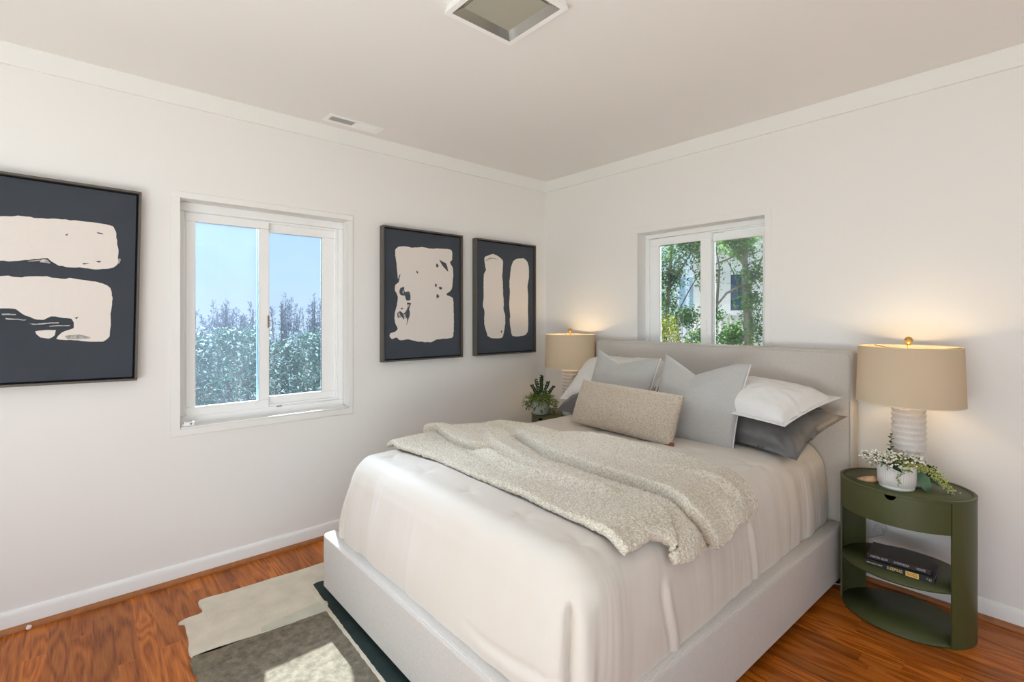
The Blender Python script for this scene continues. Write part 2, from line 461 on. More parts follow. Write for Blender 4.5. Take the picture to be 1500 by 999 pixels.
# window 1: sliding window, left wall.  f(a,d,z): a along y, d = depth behind the wall face
f1 = lambda a, d, z: (-d, a, z)
w1 = thing('window_1', 'white sliding window in the left wall looking onto a flowering hedge', 'window', (0, -2.145, 0.75), kind='structure')
del w1['category']
bm = new_bm(); rect_frame(bm, f1, -2.616, -1.690, 0.716, 1.930, (0.034, 0.032, 0.041, 0.024), -0.006, 0.0, 0.0015); wobj('casing', bm, TRIM, w1)
bm = new_bm(); rect_frame(bm, f1, W1['y0'], W1['y1'], W1['z0'], W1['z1'], (0.045, 0.045, 0.03, 0.03), 0.085, 0.150, 0.004)
rect_frame(bm, f1, W1['y0'] + 0.03, W1['y1'] - 0.03, W1['z0'] + 0.045, W1['z1'] - 0.045, (0.012, 0.012, 0.012, 0.012), 0.10, 0.150, 0.002)
wobj('window_frame', bm, VINYL, w1)
# fixed (left) sash, further inside; sliding (right) sash behind it
bm = new_bm(); rect_frame(bm, f1, -2.540, -2.140, 0.792, 1.850, (0.046, 0.046, 0.044, 0.052), 0.095, 0.120, 0.003); s1 = wobj('sash', bm, VINYL, w1)
bm = new_bm(); add_box(bm, (-0.110, -2.498, 0.836), (-0.106, -2.190, 1.806)); wobj('pane', bm, GLASS1B, w1)
bm = new_bm(); rect_frame(bm, f1, -2.185, -1.745, 0.792, 1.850, (0.058, 0.056, 0.05, 0.088), 0.121, 0.146, 0.003); s2 = wobj('sash', bm, VINYL, w1)
bm = new_bm(); add_box(bm, (-0.136, -2.137, 0.848), (-0.132, -1.832, 1.796)); wobj('pane', bm, GLASS1, w1)
bm = new_bm(); add_box(bm, (-0.168, -2.190, 0.80), (-0.152, -2.150, 1.86)); wobj('screen_frame', bm, SASHBLUE, w1)
bm = new_bm(); add_box(bm, (-0.1105, -2.1925, 0.838), (-0.1045, -2.1895, 1.804)); add_box(bm, (-0.137, -1.8345, 0.85), (-0.1305, -1.8315, 1.794)); wobj('gasket', bm, DARK, w1)
bm = new_bm(); add_box(bm, (-0.094, -2.150, 1.245), (-0.088, -2.140, 1.315), 0.002, 1); wobj('latch', bm, mat('bronze_latch', (150, 118, 84), 0.4), w1)
bm = new_bm(); add_box(bm, (-0.0845, -2.105, 0.792), (-0.080, -2.075, 0.799), 0.001, 1); wobj('weep_cover', bm, mat('grey_plastic', (150, 152, 154), 0.5), w1)
bm = new_bm(); add_box(bm, (-0.095, W1['y0'] + 0.001, 0.7505), (0.004, W1['y1'] - 0.001, 0.7585), 0.002, 1); wobj('window_sill', bm, TRIM, w1)

# small white window stop lying on the sill
wl = thing('window_stop', 'small white plastic window stop on the left end of the sill', 'window stop', (-0.025, -2.535, 0.7585))
bm = new_bm(); add_box(bm, (-0.018, -0.024, 0.0), (0.018, 0.022, 0.022), 0.005, 2); add_box(bm, (-0.012, -0.034, 0.0), (0.012, -0.020, 0.013), 0.003, 1); obj('body', bm, mat('white_plastic', (244, 244, 242), 0.3), wl)
bm = new_bm(); add_lathe(bm, [(0.004, 0), (0.004, 0.002)], 10); bmesh.ops.rotate(bm, matrix=Matrix.Rotation(pi / 2, 3, 'Y'), verts=bm.verts); bmesh.ops.translate(bm, vec=(0.0172, 0.006, 0.011), verts=bm.verts); obj('screw', bm, mat('dark_screw', (90, 90, 92), 0.4), wl)

# window 2: over the bed. a along x, d = depth behind the back wall face
f2 = lambda a, d, z: (a, d, z)
w2 = thing('window_2', 'white sliding window over the headboard looking onto trees', 'window', (1.33, 0, 0.76), kind='structure')
del w2['category']
bm = new_bm(); rect_frame(bm, f2, 0.880, 1.797, 0.725, 1.930, (0.034, 0.034, 0.024, 0.037), -0.004, 0.0, 0.0015); wobj('casing', bm, WALL, w2)
bm = new_bm(); rect_frame(bm, f2, W2['x0'], W2['x1'], W2['z0'], W2['z1'], (0.04, 0.032, 0.028, 0.024), 0.095, 0.156, 0.003)
rect_frame(bm, f2, W2['x0'] + 0.028, W2['x1'] - 0.024, W2['z0'] + 0.04, W2['z1'] - 0.032, (0.01, 0.01, 0.012, 0.010), 0.108, 0.156, 0.002)
wobj('window_frame', bm, VINYL, w2)
bm = new_bm(); rect_frame(bm, f2, 0.944, 1.392, 0.80, 1.858, (0.05, 0.052, 0.074, 0.074), 0.100, 0.126, 0.003); wobj('sash', bm, VINYL, w2)
bm = new_bm(); add_box(bm, (1.014, 0.111, 0.848), (1.322, 0.115, 1.808)); wobj('pane', bm, GLASS2, w2)
bm = new_bm(); rect_frame(bm, f2, 1.350, 1.724, 0.80, 1.846, (0.05, 0.05, 0.047, 0.026), 0.127, 0.152, 0.003); wobj('sash', bm, VINYL, w2)
bm = new_bm(); add_box(bm, (1.394, 0.138, 0.848), (1.700, 0.142, 1.798)); wobj('pane', bm, GLASS2, w2)
bm = new_bm(); add_box(bm, (1.318, 0.1095, 0.85), (1.3225, 0.1105, 1.806)); add_box(bm, (1.018, 0.1095, 1.8035), (1.318, 0.1105, 1.807)); wobj('gasket', bm, DARK, w2)
bm = new_bm(); add_box(bm, (1.352, 0.090, 1.21), (1.368, 0.100, 1.29), 0.003, 1); wobj('latch', bm, VINYL, w2)
bm = new_bm(); add_box(bm, (W2['x0'] + 0.001, -0.003, 0.7605), (W2['x1'] - 0.001, 0.095, 0.768), 0.002, 1); wobj('window_sill', bm, TRIM, w2)
# simple frames in unseen openings, put in to hold the fill lamps
for nm, fn, a0, a1, z0, z1, lab in (('window_3', lambda a, d, z: (a, YR - d, z), 0.25, 3.75, 0.10, 2.30, None), ('window_4', lambda a, d, z: (XR + d, a, z), -4.3, -1.5, 0.10, 2.30, None)):
    bm = new_bm(); rect_frame(bm, fn, a0, a1, z0, z1, (0.05,) * 4, 0.06, 0.11, 0.003); struct(obj(nm, bm, VINYL))

# ------------------------------------------------------------------ ceiling light and vent
MIRROR = mat('mirrored_bevel', (196, 194, 186), 0.08, metal=1.0)
FROST = mat('frosted_panel', (172, 169, 154), 0.4, var=(6, 0.03))
lt = thing('ceiling_light', 'square flush ceiling light with white rim and mirrored border', 'ceiling light', (1.565, -1.792, H))
cx, cy, hs = 1.565, -1.792, 0.158
def frame_sq(bm, z0, z1, h0, h1, hi0, hi1):
    """square ring: outer half h0 at z0, h1 at z1; inner hi0 / hi1"""
    R = []
    for (z, h) in ((z1, h1), (z0, h0), (z0, hi0), (z1, hi1)):
        R.append([bm.verts.new((cx + a * h, cy + b * h, z)) for a, b in ((-1, -1), (1, -1), (1, 1), (-1, 1))])
    for i in range(len(R) - 1):
        for k in range(4):
            j = (k + 1) % 4; bm.faces.new((R[i][k], R[i][j], R[i + 1][j], R[i + 1][k]))
    bmesh.ops.recalc_face_normals(bm, faces=bm.faces[:])
bm = new_bm(); frame_sq(bm, 2.412, 2.44, 0.160, 0.152, 0.139, 0.139); wobj('rim', bm, VINYL, lt, 20)
bm = new_bm()
R = [[bm.verts.new((cx + a * h, cy + b * h, z)) for a, b in ((-1, -1), (1, -1), (1, 1), (-1, 1))] for z, h in ((2.413, 0.139), (2.432, 0.108))]
for k_ in range(4):
    j_ = (k_ + 1) % 4; bm.faces.new((R[0][k_], R[1][k_], R[1][j_], R[0][j_]))
wobj('mirror_bevel', bm, MIRROR, lt, 10)
bm = new_bm(); add_box(bm, (cx - 0.108, cy - 0.108, 2.430), (cx + 0.108, cy + 0.108, 2.436)); wobj('diffuser', bm, FROST, lt)

vt = thing('ceiling_vent', 'white slotted air vent in the ceiling near the left wall', 'vent', (0.142, -1.743, H))
bm = new_bm(); fz = lambda a, d, z: (z, a, H - d)
rect_frame(bm, fz, -1.908, -1.578, 0.088, 0.200, (0.022, 0.022, 0.024, 0.024), 0.0, 0.006, 0.002)
add_box(bm, (0.110, -1.748, H - 0.006), (0.178, -1.738, H)); wobj('vent_frame', bm, VINYL, vt)
bm = new_bm(); add_box(bm, (0.110, -1.884, H - 0.0012), (0.178, -1.602, H - 0.0004)); wobj('duct_opening', bm, mat('vent_dark', (38, 34, 32), 0.9), vt)  # dark plate painted for the shade inside the duct
bm = new_bm()
n_s = 15
for i in range(n_s):
    y = -1.882 + i * (0.132 / n_s)
    add_box(bm, (0.110, y, H - 0.0058), (0.178, y + 0.0030, H - 0.0046))
for i in range(n_s):
    y = -1.736 + i * (0.132 / n_s)
    t = bmesh.new(); bmesh.ops.create_cube(t, size=1.0)
    merge(bm, t, Matrix.Translation((0.144, y + 0.004, H - 0.0037)) @ Matrix.Rotation(radians(-28), 4, 'X') @ Matrix.Diagonal((0.068, 0.0066, 0.0009, 1)))
wobj('louvres', bm, VINYL, vt)

# ------------------------------------------------------------------ pictures
SLATE = mat('slate_canvas', (80, 86, 95), 0.75, spec=0.2, var=(5, 0.06), bump=('weave', 4000, 0.0003))
PAINT = mat('thick_cream_paint', (228, 219, 212), 0.6, bump=('noise', 40, 0.0025))
FRAME = mat('grey_brown_frame', (92, 86, 80), 0.45, spec=0.4)
INK = mat('scraped_dark_paint', (70, 75, 83), 0.7, var=(60, 0.45))
SCRAPE = mat('scraped_grey_paint', (176, 172, 168), 0.7, var=(70, 0.4))
def rough_outline(P, step=0.012, amp=0.0035, seed=0):
    out = []; n = len(P)
    for i in range(n):
        a = Vector(P[i]); b = Vector(P[(i + 1) % n]); L = (b - a).length; k = max(1, int(L / step))
        # gentle rounding through Catmull-Rom
        p0 = Vector(P[i - 1]); p3 = Vector(P[(i + 2) % n])
        for j in range(k):
            t = j / k
            q = 0.5 * ((2 * a) + (b - p0) * t + (2 * p0 - 5 * a + 4 * b - p3) * t * t + (3 * a - p0 - 3 * b + p3) * t ** 3)
            q = a.lerp(b, t) * 0.35 + q * 0.65
            q += Vector((noise.noise((q.x * 60, q.y * 60, seed)), noise.noise((q.x * 60, q.y * 60, seed + 9)))) * amp
            out.append((q.x, q.y))
    return out
def picture(label, y0, y1, z0, z1, strokes, darks, greys, roll=0.0):
    D = 0.052
    root = thing('framed_painting', label, 'painting', (0.004, (y0 + y1) / 2, z0), 'cream and slate abstract paintings')
    fp = lambda a, d, z: (d, a, z)
    bm = new_bm(); rect_frame(bm, fp, y0, y1, z0, z1, (0.010,) * 4, 0.004, D, 0.001); wobj('frame', bm, FRAME, root)
    bm = new_bm(); add_box(bm, (0.006, y0 + 0.010, z0 + 0.010), (0.012, y1 - 0.010, z1 - 0.010)); wobj('backing', bm, DARK, root)
    bm = new_bm(); add_box(bm, (0.012, y0 + 0.017, z0 + 0.017), (0.038, y1 - 0.017, z1 - 0.017), 0.002, 1); wobj('canvas', bm, SLATE, root)
    for i, P in enumerate(strokes):
        bm = new_bm(); add_prism(bm, rough_outline(P, seed=i), lambda a, b, d: (0.038 + d, a, b), 0.0022); wobj('paint_stroke', bm, PAINT, root)
    for i, P in enumerate(darks or []):
        bm = new_bm(); add_prism(bm, rough_outline(P, 0.008, 0.003, seed=i + 20), lambda a, b, d: (0.0398 + d, a, b), 0.0008); wobj('scraped_patch', bm, INK, root)
    for i, P in enumerate(greys or []):
        bm = new_bm(); add_prism(bm, rough_outline(P, 0.006, 0.003, seed=i + 40), lambda a, b, d: (0.0404 + d, a, b), 0.0006); wobj('scraped_streak', bm, SCRAPE, root)
    if roll:
        root.rotation_euler = (roll, 0, 0)
    return root
P2_PATCH = [(-1.42, 1.744), (-1.387, 1.765), (-1.332, 1.769), (-1.304, 1.765), (-1.225, 1.775), (-1.142, 1.772), (-1.094, 1.779), (-0.987, 1.778), (-0.981, 1.71), (-1.0, 1.693), (-0.975, 1.652), (-0.972, 1.599), (-0.984, 1.503), (-1.029, 1.464), (-0.975, 1.439), (-0.968, 1.365), (-0.966, 1.237), (-0.975, 1.163), (-1.019, 1.157), (-1.112, 1.151), (-1.154, 1.135), (-1.259, 1.143), (-1.327, 1.158), (-1.393, 1.157), (-1.409, 1.175), (-1.446, 1.166), (-1.464, 1.186), (-1.457, 1.203), (-1.425, 1.21), (-1.403, 1.229), (-1.425, 1.273), (-1.427, 1.321), (-1.414, 1.37), (-1.403, 1.438), (-1.425, 1.482), (-1.42, 1.516), (-1.401, 1.531), (-1.409, 1.604), (-1.414, 1.662), (-1.42, 1.691)]
P2_D = [[(-1.387, 1.493), (-1.36, 1.504), (-1.354, 1.469), (-1.321, 1.475), (-1.31, 1.421), (-1.343, 1.415), (-1.354, 1.445), (-1.382, 1.449), (-1.395, 1.468)],
 [(-1.338, 1.401), (-1.307, 1.396), (-1.321, 1.361), (-1.316, 1.322), (-1.343, 1.252), (-1.336, 1.295), (-1.354, 1.307), (-1.365, 1.288), (-1.376, 1.308), (-1.403, 1.302), (-1.409, 1.331), (-1.387, 1.346), (-1.365, 1.327), (-1.349, 1.341), (-1.332, 1.371)],
 [(-1.085, 1.702), (-1.057, 1.688), (-1.032, 1.68), (-1.013, 1.623), (-1.05, 1.652), (-1.075, 1.68)], [(-1.112, 1.674), (-1.094, 1.665), (-1.1, 1.646), (-1.113, 1.651)], [(-1.108, 1.464), (-1.086, 1.449), (-1.108, 1.433)],
 [(-1.094, 1.511), (-1.069, 1.515), (-1.063, 1.503), (-1.081, 1.496)], [(-1.118, 1.537), (-1.108, 1.529), (-1.113, 1.51), (-1.123, 1.523)], [(-1.265, 1.618), (-1.254, 1.603), (-1.259, 1.593), (-1.267, 1.605)],
 [(-1.385, 1.586), (-1.399, 1.531), (-1.409, 1.526), (-1.395, 1.575)], [(-1.384, 1.361), (-1.371, 1.369), (-1.367, 1.361), (-1.376, 1.355)]]
P2_G = [[(-1.403, 1.325), (-1.395, 1.338), (-1.383, 1.31), (-1.395, 1.304)], [(-1.365, 1.318), (-1.352, 1.326), (-1.345, 1.30), (-1.358, 1.296)], [(-1.372, 1.465), (-1.366, 1.484), (-1.36, 1.46)], [(-1.335, 1.392), (-1.318, 1.388), (-1.328, 1.372)]]
P3_L = [(-0.687, 1.751), (-0.646, 1.77), (-0.608, 1.783), (-0.551, 1.766), (-0.512, 1.735), (-0.514, 1.66), (-0.518, 1.619), (-0.512, 1.56), (-0.508, 1.48), (-0.503, 1.42), (-0.505, 1.36), (-0.489, 1.32), (-0.488, 1.26), (-0.499, 1.2), (-0.516, 1.151), (-0.57, 1.142), (-0.627, 1.149), (-0.658, 1.164), (-0.677, 1.213), (-0.693, 1.262), (-0.689, 1.349), (-0.705, 1.387), (-0.698, 1.455), (-0.699, 1.552), (-0.695, 1.624), (-0.677, 1.654), (-0.687, 1.707)]
P3_R = [(-0.405, 1.743), (-0.364, 1.766), (-0.294, 1.772), (-0.259, 1.754), (-0.237, 1.708), (-0.237, 1.624), (-0.252, 1.55), (-0.245, 1.488), (-0.247, 1.363), (-0.245, 1.216), (-0.262, 1.17), (-0.315, 1.155), (-0.378, 1.154), (-0.419, 1.168), (-0.439, 1.27), (-0.436, 1.32), (-0.446, 1.401), (-0.439, 1.492), (-0.443, 1.573), (-0.436, 1.624), (-0.428, 1.685)]
P1_U = [(-3.27, 1.70), (-3.191, 1.715), (-3.151, 1.723), (-3.103, 1.723), (-3.032, 1.729), (-2.943, 1.731), (-2.872, 1.729), (-2.848, 1.722), (-2.84, 1.702), (-2.831, 1.645), (-2.826, 1.582), (-2.831, 1.549), (-2.856, 1.53), (-2.904, 1.523), (-2.943, 1.526), (-2.988, 1.525), (-3.025, 1.53), (-3.05, 1.544), (-3.061, 1.556), (-3.089, 1.552), (-3.131, 1.542), (-3.164, 1.535), (-3.191, 1.533), (-3.28, 1.54), (-3.29, 1.62)]
P1_D = [(-3.29, 1.45), (-3.191, 1.472), (-3.138, 1.47), (-3.089, 1.48), (-3.032, 1.475), (-3.003, 1.472), (-2.988, 1.477), (-2.943, 1.472), (-2.88, 1.462), (-2.852, 1.443), (-2.844, 1.395), (-2.849, 1.327), (-2.848, 1.274), (-2.852, 1.222), (-2.872, 1.201), (-2.919, 1.201), (-2.981, 1.208), (-3.029, 1.214), (-3.01, 1.241), (-2.973, 1.26), (-2.973, 1.286), (-2.981, 1.301), (-3.018, 1.306), (-3.047, 1.311), (-3.068, 1.294), (-3.089, 1.296), (-3.124, 1.311), (-3.151, 1.337), (-3.191, 1.339), (-3.29, 1.33)]
P1_B = [(-3.093, 1.247), (-3.054, 1.252), (-3.029, 1.251), (-3.032, 1.231), (-3.05, 1.215), (-3.075, 1.22), (-3.089, 1.233)]
P1_G = [[(-3.19, 1.318), (-3.15, 1.318), (-3.151, 1.313), (-3.19, 1.312)], [(-3.18, 1.30), (-3.12, 1.295), (-3.121, 1.291), (-3.18, 1.295)], [(-3.11, 1.278), (-3.02, 1.285), (-3.02, 1.281), (-3.10, 1.273)], [(-3.05, 1.27), (-2.985, 1.275), (-2.985, 1.271), (-3.05, 1.266)], [(-3.075, 1.552), (-3.065, 1.553), (-3.05, 1.537), (-3.085, 1.538)], [(-3.12, 1.541), (-3.08, 1.548), (-3.082, 1.544), (-3.12, 1.537)], [(-2.824, 1.58), (-2.818, 1.578), (-2.822, 1.556), (-2.828, 1.555)],
 [(-3.0, 1.228), (-2.95, 1.231), (-2.915, 1.217), (-2.95, 1.212), (-2.99, 1.214)]]
# the dark scratches on the cream strokes
P1_DK = [[(-2.95, 1.545), (-2.925, 1.548), (-2.945, 1.540)], [(-2.905, 1.558), (-2.885, 1.562), (-2.892, 1.552)], [(-3.01, 1.665), (-2.997, 1.671), (-3.003, 1.660)], [(-2.905, 1.69), (-2.885, 1.686), (-2.88, 1.682), (-2.90, 1.683)], [(-2.972, 1.305), (-2.958, 1.309), (-2.963, 1.299)]]
picture('framed slate painting with two wide cream bars, left of the window', -3.362, -2.748, 1.018, 1.896, [P1_U, P1_D, P1_B], P1_DK, P1_G, roll=radians(-1.1))
picture('framed slate painting with one scraped cream rectangle, right of the window', -1.513, -0.894, 1.019, 1.889, [P2_PATCH], P2_D, P2_G)
picture('framed slate painting with two upright cream bars, near the room corner', -0.776, -0.166, 1.019, 1.887, [P3_L, P3_R], [[(-0.535, 1.19), (-0.522, 1.208), (-0.52, 1.186)]], [[(-0.675, 1.735), (-0.64, 1.752), (-0.59, 1.752), (-0.56, 1.742), (-0.60, 1.746), (-0.64, 1.742), (-0.668, 1.724)]])

# ================================================================== bed
bed = thing('bed', 'low beige linen upholstered bed with plain rectangular headboard', 'bed', (1.4, -1.08, 0.0))
XL, YF, YH = 0.600, -2.095, -0.135
def xr(y): return 2.193 + 0.030 * y                      # right rail drifts slightly
ZB, ZT, RT = 0.055, 0.298, 0.070
def soft_bar(bm, corners, z0, z1, r=0.022, seg=4):
    """quad plan (4 xy corners, ccw) extruded and with rounded upper edges"""
    t = bmesh.new()
    A = [t.verts.new((x, y, z0)) for x, y in corners]; B = [t.verts.new((x, y, z1)) for x, y in corners]
    t.faces.new(A[::-1]); t.faces.new(B)
    for i in range(4): j = (i + 1) % 4; t.faces.new((A[i], A[j], B[j], B[i]))
    ed = [e_ for e_ in t.edges if not (e_.verts[0].co.z < z1 - 1e-6 and e_.verts[1].co.z < z1 - 1e-6)]
    bmesh.ops.bevel(t, geom=ed, offset=r, segments=seg, profile=0.5, affect='EDGES')
    merge(bm, t)
bm = new_bm(); soft_bar(bm, [(XL, YF), (xr(YF), YF), (xr(YF), YF + RT), (XL, YF + RT)], ZB, ZT, 0.018); wobj('foot_rail', bm, FABRIC, bed)
bm = new_bm(); soft_bar(bm, [(xr(YF) - RT, YF + RT), (xr(YF), YF + RT), (xr(YH), YH), (xr(YH) - RT, YH)], ZB, ZT, 0.018); wobj('side_rail', bm, FABRIC, bed)
bm = new_bm(); soft_bar(bm, [(XL, YF + RT), (XL + RT, YF + RT), (XL + RT + 0.03, YH), (XL + 0.03, YH)], ZB, ZT, 0.018); wobj('side_rail', bm, FABRIC, bed)
# headboard: padded slab with welted front edge
bm = new_bm()
t = bmesh.new(); bmesh.ops.create_cube(t, size=1.0)
lo, hi = Vector((0.640, -0.135, 0.055)), Vector((2.218, -0.030, 1.142))
for v in t.verts: v.co = Vector(((lo[i] + hi[i]) / 2 + v.co[i] * (hi[i] - lo[i]) for i in range(3)))
bmesh.ops.bevel(t, geom=[e_ for e_ in t.edges if max(e_.verts[0].co.z, e_.verts[1].co.z) > 0.5], offset=0.020, segments=4, profile=0.5, affect='EDGES')
merge(bm, t); hb = wobj('headboard', bm, FABRIC, bed)
bm = new_bm(); add_tube(bm, [(2.209, -0.1345, 0.06), (2.209, -0.1345, 1.10), (2.196, -0.1345, 1.128), (2.17, -0.1345, 1.134), (0.70, -0.1345, 1.134), (0.66, -0.1345, 1.128), (0.649, -0.1345, 1.10), (0.649, -0.1345, 0.06)], 0.0028, 6)
bmesh.ops.translate(bm, vec=-Vector(bed.location), verts=bm.verts); sub('welt', bm, FABRIC, hb)
for (x, y) in ((0.86, -1.99), (2.02, -1.99), (0.74, -0.20), (2.08, -0.20)):
    bm = new_bm(); add_box(bm, (x - 0.025, y - 0.025, 0.0125 if y < -1.3 else 0.0), (x + 0.025, y + 0.025, ZB + 0.002), 0.004, 1); wobj('leg', bm, DARKWOOD, bed)
bm = new_bm(); add_box(bm, (XL + RT + 0.035, YF + RT + 0.002, 0.17), (xr(YF) - RT - 0.004, YH - 0.002, 0.20)); wobj('platform', bm, DARKWOOD, bed)

# ================================================================== comforter
CX0, CX1, CY0, CY1, CZ0, CZ1 = 0.655, 2.108, -2.045, -0.142, 0.2005, 0.662
def smooth(a, b, x):
    t = min(1, max(0, (x - a) / (b - a))); return t * t * (3 - 2 * t)
def comforter_point(q):
    """q on the raw box surface -> rounded, puffed and wrinkled point, with its normal"""
    r = 0.105
    hx, hy = (CX1 - CX0) / 2, (CY1 - CY0) / 2; cx_, cy_ = (CX0 + CX1) / 2, (CY0 + CY1) / 2
    x, y, z = q.x - cx_, q.y - cy_, q.z
    rv = 0.085
    # head end stays square against the headboard
    ix = max(-hx + rv, min(hx - rv, x)); iy = max(-hy + rv, min(hy - 0.03, y)); iz = min(CZ1 - r, z)
    d = Vector((x - ix, y - iy, (z - iz) * rv / r if z > iz else 0))
    if d.length < 1e-9: d = Vector((0, 0, 1)); n_ = d
    else: n_ = d.normalized()
    p = Vector((ix + n_.x * rv, iy + n_.y * (rv if n_.y < 0 else 0.03), iz + (n_.z * r if z > iz else 0)))
    return Vector((p.x + cx_, p.y + cy_, p.z)), n_
def top_slope(p):                                        # sides lean in towards the top, a little at the foot
    k = smooth(0.28, 0.62, p.z)
    if p.x < CX0 + 0.25: p.x += 0.035 * k * (1 - smooth(CX0 + 0.05, CX0 + 0.25, p.x))
    if p.y < CY0 + 0.25: p.y += 0.040 * k * (1 - smooth(CY0 + 0.05, CY0 + 0.25, p.y))
    p.x -= 0.012 * k * smooth(CX1 - 0.25, CX1 - 0.05, p.x)
    return p
TUFTS = [(x, y) for x in (0.86, 1.16, 1.46, 1.76, 2.0) for y in (-1.90, -1.55, -1.15, -0.75, -0.35)]
def comforter_disp(p, n_):
    side = 1 - smooth(0.45, 0.8, n_.z)
    d = 0.0
    # top: gentle crown and quilting
    if n_.z > 0.2:
        up = smooth(0.2, 0.95, n_.z)
        u = (p.x - CX0) / (CX1 - CX0); v = (p.y - CY0) / (CY1 - CY0)
        d += 0.012 * up * (sin(pi * max(0, min(1, u))) ** 0.5)
        for (tx, ty) in TUFTS:
            rr = (p.x - tx) ** 2 + (p.y - ty) ** 2
            if rr < 0.04:
                d -= 0.010 * exp(-rr / 0.0009) * up
                an = atan2(p.y - ty, p.x - tx)
                d += 0.0022 * sin(an * 5 + tx * 30) * exp(-rr / 0.006) * (1 - exp(-rr / 0.0008)) * up
        d += up * 0.004 * noise.noise((p.x * 4, p.y * 4, 1.3))
        d += up * 0.0022 * noise.noise((p.x * 22, p.y * 7, 4.3)) * smooth(-1.1, -0.3, p.y)
    if side > 0:
        t = max(0.0, min(1.0, (p.z - 0.22) / 0.42))
        d += side * 0.014 * sin(pi * t)
        a = p.x if abs(n_.y) > abs(n_.x) else p.y
        front = abs(n_.y) > abs(n_.x)
        w = 9 if front else 11
        s1_ = noise.noise((a * w + 0.6 * p.z, p.z * 1.1, 7.7 if front else 2.2))
        s2_ = noise.noise((a * 38, p.z * 2.0, 3.1))
        amp = 0.0055
        if not front and n_.x > 0: amp = 0.006 + 0.007 * smooth(-0.9, -0.2, p.y)
        if front: amp = 0.0062 + 0.005 * smooth(1.2, 0.75, p.x)
        fall = smooth(0.66, 0.5, p.z)
        d += side * (amp * s1_ + 0.28 * amp * (1 - abs(s2_) * 2)) * (0.35 + 0.65 * fall)
        d += side * 0.006 * noise.noise((p.x * 3, p.y * 3, p.z * 3 + 5))
        # vertical gathers below each side tuft
        if n_.x > 0.5:
            for ty in (-1.62, -1.02):
                dy = p.y - ty - 0.03 * sin(p.z * 9)
                d += 0.009 * (exp(-((dy - 0.018) / 0.018) ** 2) - exp(-((dy + 0.006) / 0.010) ** 2)) * smooth(0.54, 0.48, p.z) * smooth(0.24, 0.34, p.z)
        # tucked corner: crease on the foot face next to the rolled corner
        if n_.y < -0.2:
            cxr = CX1 - 0.034 + 0.006 * sin(p.z * 8)
            g = exp(-((p.x - cxr) / 0.006) ** 2)
            f_ = smooth(0.585, 0.53, p.z)
            d -= 0.042 * g * f_
            d += 0.016 * exp(-((p.x - cxr - 0.022) / 0.012) ** 2) * f_
            d += 0.012 * exp(-((p.x - cxr + 0.045) / 0.035) ** 2) * f_
            # swag fold low on the foot face running into the crease
            zf = 0.355 + 0.035 * ((p.x - 1.80) / 0.25) ** 2 if p.x > 1.62 else 9
            d -= 0.008 * exp(-((p.z - zf) / 0.008) ** 2) * smooth(1.62, 1.85, p.x) * (p.x < cxr)
            d += 0.008 * exp(-((p.z - zf + 0.025) / 0.02) ** 2) * smooth(1.62, 1.85, p.x) * (p.x < cxr)
            d += 0.007 * noise.noise(((p.x - p.z) * 14, (p.x + p.z) * 4, 8)) * smooth(1.75, 2.03, p.x) * smooth(0.45, 0.3, p.z)
            cxl = CX0 + 0.085
            d -= 0.014 * exp(-((p.x - cxl) / 0.010) ** 2) * smooth(0.56, 0.45, p.z)
            d += 0.010 * exp(-((p.x - cxl + 0.035) / 0.022) ** 2) * smooth(0.6, 0.4, p.z)
    return d
def comforter_mesh():
    bm = new_bm(); st = 0.0085
    nx = int((CX1 - CX0) / st); ny = int((CY1 - CY0) / st); nz = int((CZ1 - CZ0) / st)
    cache = {}
    def V(i, j, k):
        key = (i, j, k)
        if key not in cache:
            q = Vector((CX0 + (CX1 - CX0) * i / nx, CY0 + (CY1 - CY0) * j / ny, CZ0 + (CZ1 - CZ0) * k / nz))
            p, n_ = comforter_point(q); dd = comforter_disp(p, n_)
            p = p + n_ * dd
            cache[key] = bm.verts.new(top_slope(p))
        return cache[key]
    for i in range(nx):
        for j in range(ny): bm.faces.new((V(i, j, nz), V(i + 1, j, nz), V(i + 1, j + 1, nz), V(i, j + 1, nz)))
    for k in range(nz):
        for i in range(nx):
            bm.faces.new((V(i, 0, k), V(i + 1, 0, k), V(i + 1, 0, k + 1), V(i, 0, k + 1)))
            bm.faces.new((V(i + 1, ny, k), V(i, ny, k), V(i, ny, k + 1), V(i + 1, ny, k + 1)))
        for j in range(ny):
            bm.faces.new((V(0, j + 1, k), V(0, j, k), V(0, j, k + 1), V(0, j + 1, k + 1)))
            bm.faces.new((V(nx, j, k), V(nx, j + 1, k), V(nx, j + 1, k + 1), V(nx, j, k + 1)))
    return bm
cf = obj('comforter', comforter_mesh(), SHEET, angle=180)
tag(cf, 'smooth white comforter tucked into the beige bed frame', 'comforter')

# height of the bed top and the path over the right-hand edge
def bed_top(x, y):
    """outermost comforter height at (x, y)"""
    q = Vector((min(max(x, CX0), CX1), y, CZ1))
    p, n_ = comforter_point(q)
    return p.z + 0.014

